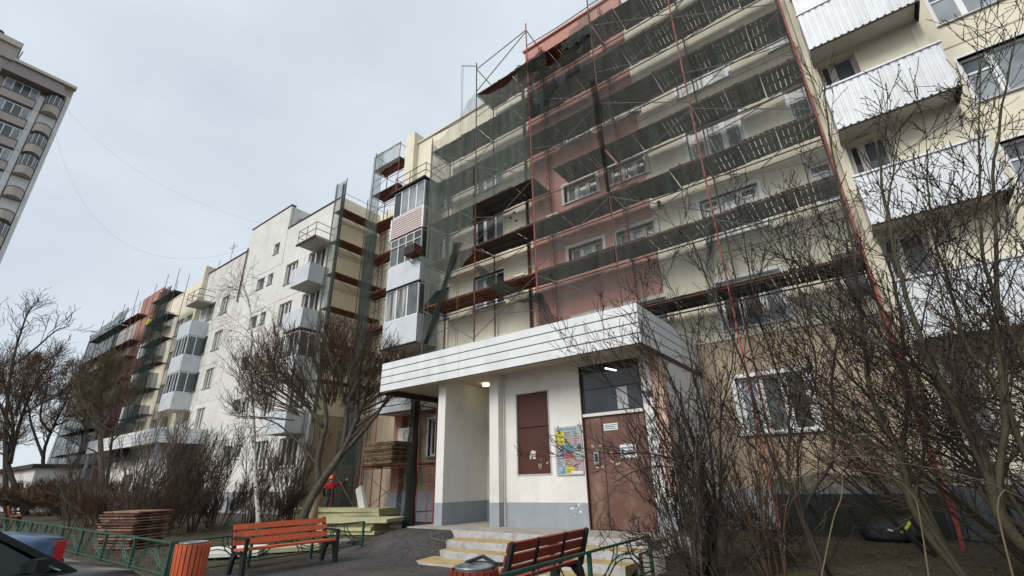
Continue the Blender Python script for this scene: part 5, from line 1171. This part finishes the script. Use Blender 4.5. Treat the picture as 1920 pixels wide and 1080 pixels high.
# ------------------------------------------------------------------ litter bins
def make_bin(label, loc, wood, top):
    t = thing('litter_bin', label, 'bin', loc, 0, 'slatted litter bins')
    n = 22; H = .66; mesh_ = MB().box(-.026, .026, -.012, .012, .0, H)
    mesh_.v = [(x, y+.02*(1 if z > .3 else 0), z) for x, y, z in mesh_.v]; m_ = mesh_.mesh('slat', wood)
    for i in range(n):
        a = 2*math.pi*i/n; o = link('slat', m_, t, (.215*math.cos(a), .215*math.sin(a), .05)); o.rotation_euler = (0, 0, a-math.pi/2)
    MB().lathe([(.185, .03), (.195, .72), (.205, .735), (.185, .735), (.17, .5), (.0, .45)], 24).build('bucket', top, t, True, True)
    b = MB(); [b.lathe([(.2, z), (.212, z), (.212, z+.03), (.2, z+.03)], 24) for z in (.12, .58)]; b.build('hoop', 'steel_dark', t, local=True)
    MB().lathe([(0, 0), (.18, 0), (.18, .04), (0, .05)], 20).build('base', 'steel_dark', t, local=True); return t
make_bin('red slatted litter bin with grey bucket beside the green fence corner', (-9.2, 3.72, 0), 'bench_red', 'zinc')
b2 = make_bin('dark litter bin with open steel bucket at the end of the back facing bench', (-3.62, 4.12, 0), 'bench_dark', 'zinc')
MB().tube([(-.22, .05, .6), (-.19, .10, .74), (0, .14, .80), (.17, .12, .75), (.22, .06, .62)], .02, 6).build('hood_hoop', 'bench_iron', b2, True, True)

# ------------------------------------------------------------------ low green fences
def arcpts(c, r, a0, a1, ax, n=10): return [Vector((c[0]+ax[0]*r*math.cos(a), c[1]+ax[1]*r*math.cos(a), c[2]+r*math.sin(a))) for a in np.linspace(a0, a1, n)]
def fence(label, a, c, bays, h=.6):
    a = Vector(a); c = Vector(c); d = (c-a); L_ = d.length; ax = d.normalized(); t = thing('green_fence', label, 'fence', tuple(a), 0, 'low green scroll fences')
    MB().bar(a+Vector((0, 0, h)), c+Vector((0, 0, h)), .035, .03).build('top_rail', 'fence_green', t)
    MB().bar(a+Vector((0, 0, .1)), c+Vector((0, 0, .1)), .022, .022).build('bottom_rail', 'fence_green', t)
    for i in range(bays+1):
        p = a.lerp(c, i/bays); MB().bar(p-Vector((0, 0, .1)), p+Vector((0, 0, h+.012)), .05, .05).build('post', 'fence_green', t)
    bw = L_/bays
    for i in range(bays+1):
        o = a+ax*(bw*i); hw = bw*.42
        for rr in (1.0, .86):
            th = np.linspace(math.pi if i > 0 else 1.5*math.pi, 2*math.pi if i < bays else 1.5*math.pi, 13)
            MB().tube([o+ax*(hw*rr*math.cos(q))+Vector((0, 0, h+(h-.16)*rr*math.sin(q)*.98-.01)) for q in th], .010, 5).build('scroll', 'fence_green', t)
    for i in range(bays):
        o = a+ax*(bw*(i+.5)); hw = bw*.34
        for rr in (1.0, .82):
            MB().tube([o+ax*(hw*rr*math.cos(q))+Vector((0, 0, .1+.36*rr*math.sin(q))) for q in np.linspace(0, math.pi, 12)], .010, 5).build('scroll', 'fence_green', t)
fence('green scroll fence running left along the street kerb', (-10.75, 3.98, .02), (-27.5, 4.12, .08), 9)
fence('green scroll fence behind the orange red bench', (-10.78, 4.06, .02), (-11.05, 8.35, .06), 3)
fence('green scroll fence between the back facing bench and the shrubs', (-3.56, 4.3, .0), (-3.58, 8.5, .02), 2)

# ------------------------------------------------------------------ stacked building materials
ORD = 'first second third fourth fifth sixth seventh eighth ninth tenth eleventh twelfth thirteenth fourteenth fifteenth sixteenth seventeenth eighteenth nineteenth'.split()
def stack(name, label, cat, group, c, L_, Wd, n, th, gap, mat, rz, boards=True, seed=1, top_mat=None):
    r = random.Random(seed); ms = []
    for q in range(3):
        b = MB()
        if boards:
            m_ = 7
            for i in range(m_): b.box(-L_/2+L_*i/m_+.006, -L_/2+L_*(i+1)/m_-.006, -Wd/2+r.uniform(0, .03), Wd/2-r.uniform(0, .03), th*.42, th*.86)
            for y in (-Wd*.4, 0, Wd*.4): b.box(-L_/2+.03, L_/2-.03, y-.045, y+.045, 0, th*.42-.001)
        else: b.box(-L_/2, L_/2, -Wd/2, Wd/2, 0, th)
        ms.append(b.mesh(name, mat if q < 2 else (mat+'_dark' if mat+'_dark' in MATS else mat)))
    for i in range(n):
        o = link(name, ms[i % 3], None, (c[0]+r.uniform(-.07, .07), c[1]+r.uniform(-.06, .06), c[2]+i*(th+gap)), rz+r.uniform(-.035, .035))
        k_ = n-1-i; on = 'topmost' if k_ == 0 else ('lowest' if i == 0 else '%s from the top' % ORD[k_])
        prop(o, (label % on) if '%s' in label else label, cat, group)
pc = oz(210, 1040, .1); stack('timber_panel', 'reddish timber panel in the lawn stack behind the fence, %s', 'panel', 'timber panels stacked on the lawn', (-16.9, 5.2, .1), 1.3, 1.0, 13, .066, .004, 'red_wood', Rd(20), seed=2)
stack('plank_panel', 'raw wooden deck panel stacked on the low scaffold stage, %s', 'panel', 'plank panels stacked on the scaffold stage', (-16.35, 13.2, 2.29), 1.75, .95, 14, .058, .003, 'raw_wood', 0, seed=4)
stack('insulation_board', 'yellow insulation board in the long stack behind the tree, %s', 'insulation board', 'yellow boards in the long stack', (-17.3, 11.9, .14), 4.6, 1.15, 5, .115, .006, 'wool', Rd(14), False, 5)
stack('insulation_board', 'yellow insulation board in the short stack beside the path, %s', 'insulation board', 'yellow boards in the short stack', (-14.0, 10.3, .14), 1.9, 1.15, 3, .10, .006, 'wool', Rd(20), False, 6)
o = link('insulation_board', MB().box(-1.1, 1.1, -.65, .65, 0, .1).mesh('insulation_board', 'wool_top'), None, (-13.7, 10.35, .465), Rd(24)); prop(o, 'pale topped insulation board jutting out over the short yellow stack', 'insulation board')
stack('foam_board', 'white foam board on the grass behind the bench, %s', 'foam board', 'foam boards on the grass', (-12.4, 5.9, .12), 1.25, .75, 2, .07, .004, 'foam', Rd(50), False, 7)
stack('foam_board', 'yellowish board lying on the grass beside the white foam boards', 'foam board', None, (-11.9, 6.9, .12), 1.3, .6, 1, .09, .004, 'wool_top', Rd(60), False, 8)
fb = thing('foam_profile', 'white upright foam profile leaning by the insulation stacks', 'foam board', (-16.1, 12.9, .2))
pb = oy(689, 962, 12.3); pt_ = oy(674, 914, 12.3); MB().bar((pb.x, pb.y, .15), (pt_.x, pt_.y, pt_.z), .34, .14, (0, 1, 0)).build('profile', 'foam', fb)
st_ = thing('stone', 'flat pale stone at the lawn edge by the path', 'stone', (-12.2, 9.0, .1))
MB().lathe([(0, .1), (.16, .09), (.26, .04), (.22, -.03)], 9, (-12.35, 8.85, .1)).build('rock', 'kerb', st_)
rb = thing('red_barrier', 'red plastic barrier bar lying far behind the shrubs', 'barrier', (-28, 7.5, .3))
p0, p1 = oz(195, 950, .75), oz(240, 942, .95); MB().bar((-27.5, 7.6, .82), (-26.4, 8.9, .90), .06, .12).build('bar', 'red_tube', rb)
for (x, y) in ((-27.35, 7.75), (-26.55, 8.7)): MB().box(x-.04, x+.04, y-.04, y+.04, .08, .8).build('leg', 'red_tube', rb)
bg_ = thing('rubbish_bag', 'black plastic rubbish bag with a yellow tape strip among the right shrubs', 'bag', (-.35, 13.0, .25))
b = MB(); n = 18; prof = [(.05, 0), (.5, .02), (.58, .15), (.5, .33), (.3, .46), (.12, .52), (.0, .53)]
for k, (r0, z0) in enumerate(prof):
    for j in range(n):
        a = 2*math.pi*j/n; r1 = r0*(1+.13*math.sin(3*a+k)+.06*math.sin(7*a+2*k)); b.v.append((-.35+r1*math.cos(a), 13+r1*.7*math.sin(a), .22+z0))
for k in range(len(prof)-1):
    for j in range(n): b.f.append((k*n+j, k*n+(j+1) % n, (k+1)*n+(j+1) % n, (k+1)*n+j))
b.build('bag', 'bag', bg_, True)
MB().tube([(-.2, 12.56, .46), (-.12, 12.6, .52), (-.02, 12.68, .64)], .028, 6).build('tape', 'hivis', bg_)
MB().tube([(-.4, 12.6, .5), (-.33, 12.58, .48)], .022, 6).build('torn_label', 'paper_white', bg_)
gr = thing('cellar_grating', 'dark cellar window with steel grating low on the wall behind the shrubs', 'grating', (-1.2, YF-.1, .2))
MB().box(-2.6, .6, YF-.075, YF-.055, .15, 1.1).build('opening', 'black_edge', gr)
for i in range(22): MB().tube([(-2.55+.145*i, YF-.1, .15), (-2.55+.145*i, YF-.1, 1.1)], .009, 4).build('bar', 'steel_dark', gr)
for z in (.4, .75): MB().tube([(-2.6, YF-.105, z), (.6, YF-.105, z)], .009, 4).build('cross_bar', 'steel_dark', gr)
tp = thing('tarpaulin', 'dark tarpaulin hung along the plinth behind the right shrubs', 'tarpaulin', (0, 13.4, .1))
b = MB()
for j in range(5):
    for i in range(31):
        b.v.append((-2.4+6.2*i/30, 13.3+.06*math.sin(i*1.3)+.1*(4-j)*.2, .25+1.25*j/4+.05*math.sin(i*.7+j)))
for j in range(4):
    for i in range(30): q = j*31+i; b.f.append((q, q+1, q+32, q+31))
b.build('sheet', 'net_dense', tp, True)
wp = thing('white_plank', 'white plank leaning in the shrubs at the right edge', 'plank', (1.5, 10.9, .2)); MB().bar(oy(1835, 850, 11), oy(1955, 940, 10.6), .12, .03).build('board', 'paper_white', wp)
MB().box(.85, 3.42, 13.75, 14.3, -.2, 1.25).build('plinth', 'porch_grey', A); MB().box(3.42, 12, YR-.05, YR+.2, -.2, 1.25).build('plinth', 'porch_grey', A)
rp = thing('red_pipe', 'short red pipe standing among the right shrubs', 'pipe', (.2, 12, .2)); a_ = oy(1793, 1000, 12); c_ = oy(1783, 925, 12); MB().tube([(a_.x, 12, .2), (c_.x, 12, c_.z)], .03, 8).build('tube', 'red_tube', rp)

# ------------------------------------------------------------------ cars
def make_car(label, paint, loc, rz):
    t = thing('parked_car', label, 'car', loc, rz, 'cars parked along the kerb')
    st = [(-2.18, .55, .62, .52, .72), (-2.12, .42, .94, .66, .80), (-1.7, .26, .99, .72, .86), (-1.1, .22, .99, .74, .88), (-.2, .2, .96, .74, .89), (.7, .2, .95, .74, .89), (1.2, .22, .92, .72, .88), (1.6, .26, .86, .66, .85), (1.85, .34, .74, .56, .78), (1.94, .45, .60, .42, .66)]
    b = MB(); n = 14
    for (x, zb, ztp, wt, wb) in st:
        ring = [(-wb*.85, zb), (-wb, zb+.12), (-wb, zb+(ztp-zb)*.55), (-wb*.98, ztp-.09), (-wt, ztp-.01), (-wt*.5, ztp+.015), (0, ztp+.02)]
        ring = ring+[(-y, z) for y, z in ring[-2::-1]]+[(0, zb-.01)]
        b.v += [(x, y, z) for y, z in ring]
    n = 14
    for i in range(len(st)-1):
        for j in range(n): b.f.append((i*n+j, i*n+(j+1) % n, (i+1)*n+(j+1) % n, (i+1)*n+j))
    b.f.append(tuple(range(n))); b.f.append(tuple((len(st)-1)*n+j for j in range(n-1, -1, -1)))
    b.build('body', paint, t, True, True)
    cab = [(-1.55, .97, .70), (-.85, 1.38, .58), (-.1, 1.43, .58), (.35, 1.38, .57), (1.08, .94, .68)]
    b = MB()
    for (x, z, y) in cab[1:4]: b.v += [(x, -y, z), (x, -y*.5, z+.035), (x, y*.5, z+.035), (x, y, z)]
    for i in range(2):
        for j in range(3): b.f.append((i*4+j, i*4+j+1, i*4+4+j+1, i*4+4+j))
    b.build('roof', paint, t, True, True)
    p = MB()
    for s in (-1, 1):
        for (p_, q_, w_, h_) in (((-1.55, s*.70, .97), (-.85, s*.58, 1.38), .09, .05), ((.35, s*.57, 1.38), (1.14, s*.69, .90), .06, .04), ((-.25, s*.735, .93), (-.2, s*.585, 1.40), .07, .04)): MB().bar(p_, q_, w_, h_).build('pillar', paint, t, local=True)
    MB().add([(.37, -.54, 1.375), (.37, .54, 1.375), (1.07, .65, .945), (1.07, -.65, .945)], [(0, 1, 2, 3)]).build('windscreen', 'car_glass', t, local=True)
    MB().add([(-.87, -.54, 1.365), (-.87, .54, 1.365), (-1.53, .65, .975), (-1.53, -.65, .975)], [(3, 2, 1, 0)]).build('rear_window', 'car_glass', t, local=True)
    for s in (-1, 1):
        MB().add([(-1.4, s*.715, .96), (-.82, s*.60, 1.35), (.33, s*.59, 1.36), (.98, s*.70, .94)], [(0, 1, 2, 3)]).build('side_window', 'car_glass', t, local=True)
        MB().box(.80, .88, s*.80-.07, s*.80+.07, .95, 1.04).build('mirror', paint, t, local=True)
        MB().box(-2.135, -2.03, s*.775-.05, s*.775+.035, .56, .90).build('tail_light', 'tail_red', t, local=True); MB().box(1.76, 1.89, s*.56-.16, s*.56+.14, .56, .68).build('headlight', 'lamp_glass', t, local=True)
        for x in (-1.33, 1.33):
            wv = MB().lathe([(.0, -.09), (.3, -.1), (.32, -.06), (.32, .06), (.3, .1), (0, .09)], 22); wv.v = [(x+q, s*.78+z, .32+y) for q, y, z in wv.v]
            wo_ = wv.build('wheel', 'tyre', t, True, True); rv = MB().lathe([(0, .0), (.19, .01), (.2, -.01)], 16); rv.v = [(x+q, s*(.875+.002)+s*z, .32+y) for q, y, z in rv.v]; rv.build('rim', 'zinc', wo_, local=True)
    MB().box(-2.2, -2.17, -.26, .26, .56, .67).build('number_plate', 'paper_white', t, local=True)
    MB().bar((.98, -.5, 1.0), (.85, .35, 1.08), .02, .02).bar((1.0, 0, .985), (.85, .6, 1.08), .02, .02).build('wiper', 'tyre', t, local=True)
    MB().box(.15, .9, -.752, .752, .70, .712).build('door_line', 'tyre', t, local=True)
    return t
make_car('black car parked nearest the camera at the lower left corner', 'black_paint', (-5.95, .12, 0), Rd(101))
make_car('blue car showing its red tail light behind the black car', 'blue_paint', (-9.95, -.02, 0), Rd(-91))

# ------------------------------------------------------------------ people
def person(label, loc, rz, joints, edges, paint, helmet_at, helmet_mat='helmet', group=None):
    t = thing('person', label, 'person', loc, rz, group)
    names = list(joints); me = bpy.data.meshes.new('body_skeleton'); me.from_pydata([joints[k][0] for k in names], [(names.index(a), names.index(c)) for a, c in edges], [])
    o = bpy.data.objects.new('body_skeleton', me); col.objects.link(o); m = o.modifiers.new('skin', 'SKIN'); 
    if not me.skin_vertices: me.skin_vertices.new() if hasattr(me.skin_vertices, 'new') else None
    sv = me.skin_vertices[0].data
    for i, k in enumerate(names): sv[i].radius = joints[k][1]; sv[i].use_root = (k == 'pelvis')
    s_ = o.modifiers.new('sub', 'SUBSURF'); s_.levels = s_.render_levels = 2
    dg = bpy.context.evaluated_depsgraph_get(); em = bpy.data.meshes.new_from_object(o.evaluated_get(dg))
    bpy.data.objects.remove(o); em.name = 'body'; em.materials.clear()
    ml = []
    for f in em.polygons:
        mn = paint(f.center)
        if mn not in ml: ml.append(mn); em.materials.append(MATS[mn])
        f.material_index = ml.index(mn); f.use_smooth = True
    link('body', em, t)
    if helmet_at:
        x, y, z = helmet_at; b = MB().lathe([(.155, 0), (.125, .01), (.122, .06), (.09, .115), (.045, .14), (0, .145)], 18, (x, y, z)); ho = b.build('helmet', helmet_mat, t, True, True)
        MB().box(x-.09, x+.09, y-.19, y-.1, z-.005, z+.012).build('peak', helmet_mat, ho, local=True)
    return t
J = dict(pelvis=((0, 0, .95), (.15, .11)), waist=((0, 0, 1.1), (.14, .10)), chest=((0, .0, 1.32), (.17, .115)), neck=((0, 0, 1.49), (.06, .06)), head=((0, -.01, 1.60), (.085, .095)), crown=((0, -.01, 1.70), (.07, .08)),
         ls=((-.19, 0, 1.43), (.065, .065)), le=((-.28, .02, 1.17), (.05, .05)), lh=((-.22, -.16, 1.0), (.04, .04)), lf=((-.2, -.22, .95), (.03, .03)),
         rs=((.19, 0, 1.43), (.065, .065)), re=((.45, -.06, 1.45), (.05, .05)), rh=((.66, -.14, 1.62), (.037, .037)), rf=((.72, -.17, 1.68), (.04, .03)),
         lk=((-.11, -.03, .52), (.075, .08)), la=((-.12, 0, .1), (.05, .05)), lt=((-.12, -.15, .05), (.045, .04)), lp=((-.1, 0, .86), (.1, .1)), rp=((.1, 0, .86), (.1, .1)),
         rk=((.11, -.03, .52), (.075, .08)), ra=((.12, .02, .1), (.05, .05)), rt=((.12, -.13, .05), (.045, .04)))
E_ = [('pelvis', 'waist'), ('waist', 'chest'), ('chest', 'neck'), ('neck', 'head'), ('head', 'crown'), ('chest', 'ls'), ('ls', 'le'), ('le', 'lh'), ('lh', 'lf'), ('chest', 'rs'), ('rs', 're'), ('re', 'rh'), ('rh', 'rf'), ('pelvis', 'lp'), ('lp', 'lk'), ('lk', 'la'), ('la', 'lt'), ('pelvis', 'rp'), ('rp', 'rk'), ('rk', 'ra'), ('ra', 'rt')]
def paint_red(c):
    if c.x < -.6: return 'glove'
    if c.z > 1.53 and abs(c.x) < .2: return 'skin'
    if c.z > 1.28 and c.x > -.46: return 'jacket_red'
    if c.z > .93: return 'cloth_dark'
    return 'cloth_grey'
JM = {k: ((-v[0][0], v[0][1], v[0][2]), v[1]) for k, v in J.items()}
person('worker in red and black jacket with orange helmet reaching up by the scaffold foot', (oy(622, 900, 13.0).x, 13.0, .16), Rd(238), JM, E_, paint_red, (0, -.01, 1.66))
def paint_y(c):
    if c.z > 1.53: return 'skin'
    if c.z > .92: return 'hivis'
    return 'cloth_grey'
J2 = dict(J); J2.update(re=((.30, -.05, 1.18), (.05, .05)), rh=((.2, -.25, 1.1), (.04, .04)), rf=((.15, -.3, 1.1), (.035, .03)))
pw = oy(271, 634, 12.8)
person('distant worker in a yellow safety vest standing on the farthest scaffold', (pw.x, 12.8, 14.36), Rd(20), J2, E_, paint_y, (0, -.01, 1.66), 'hivis')
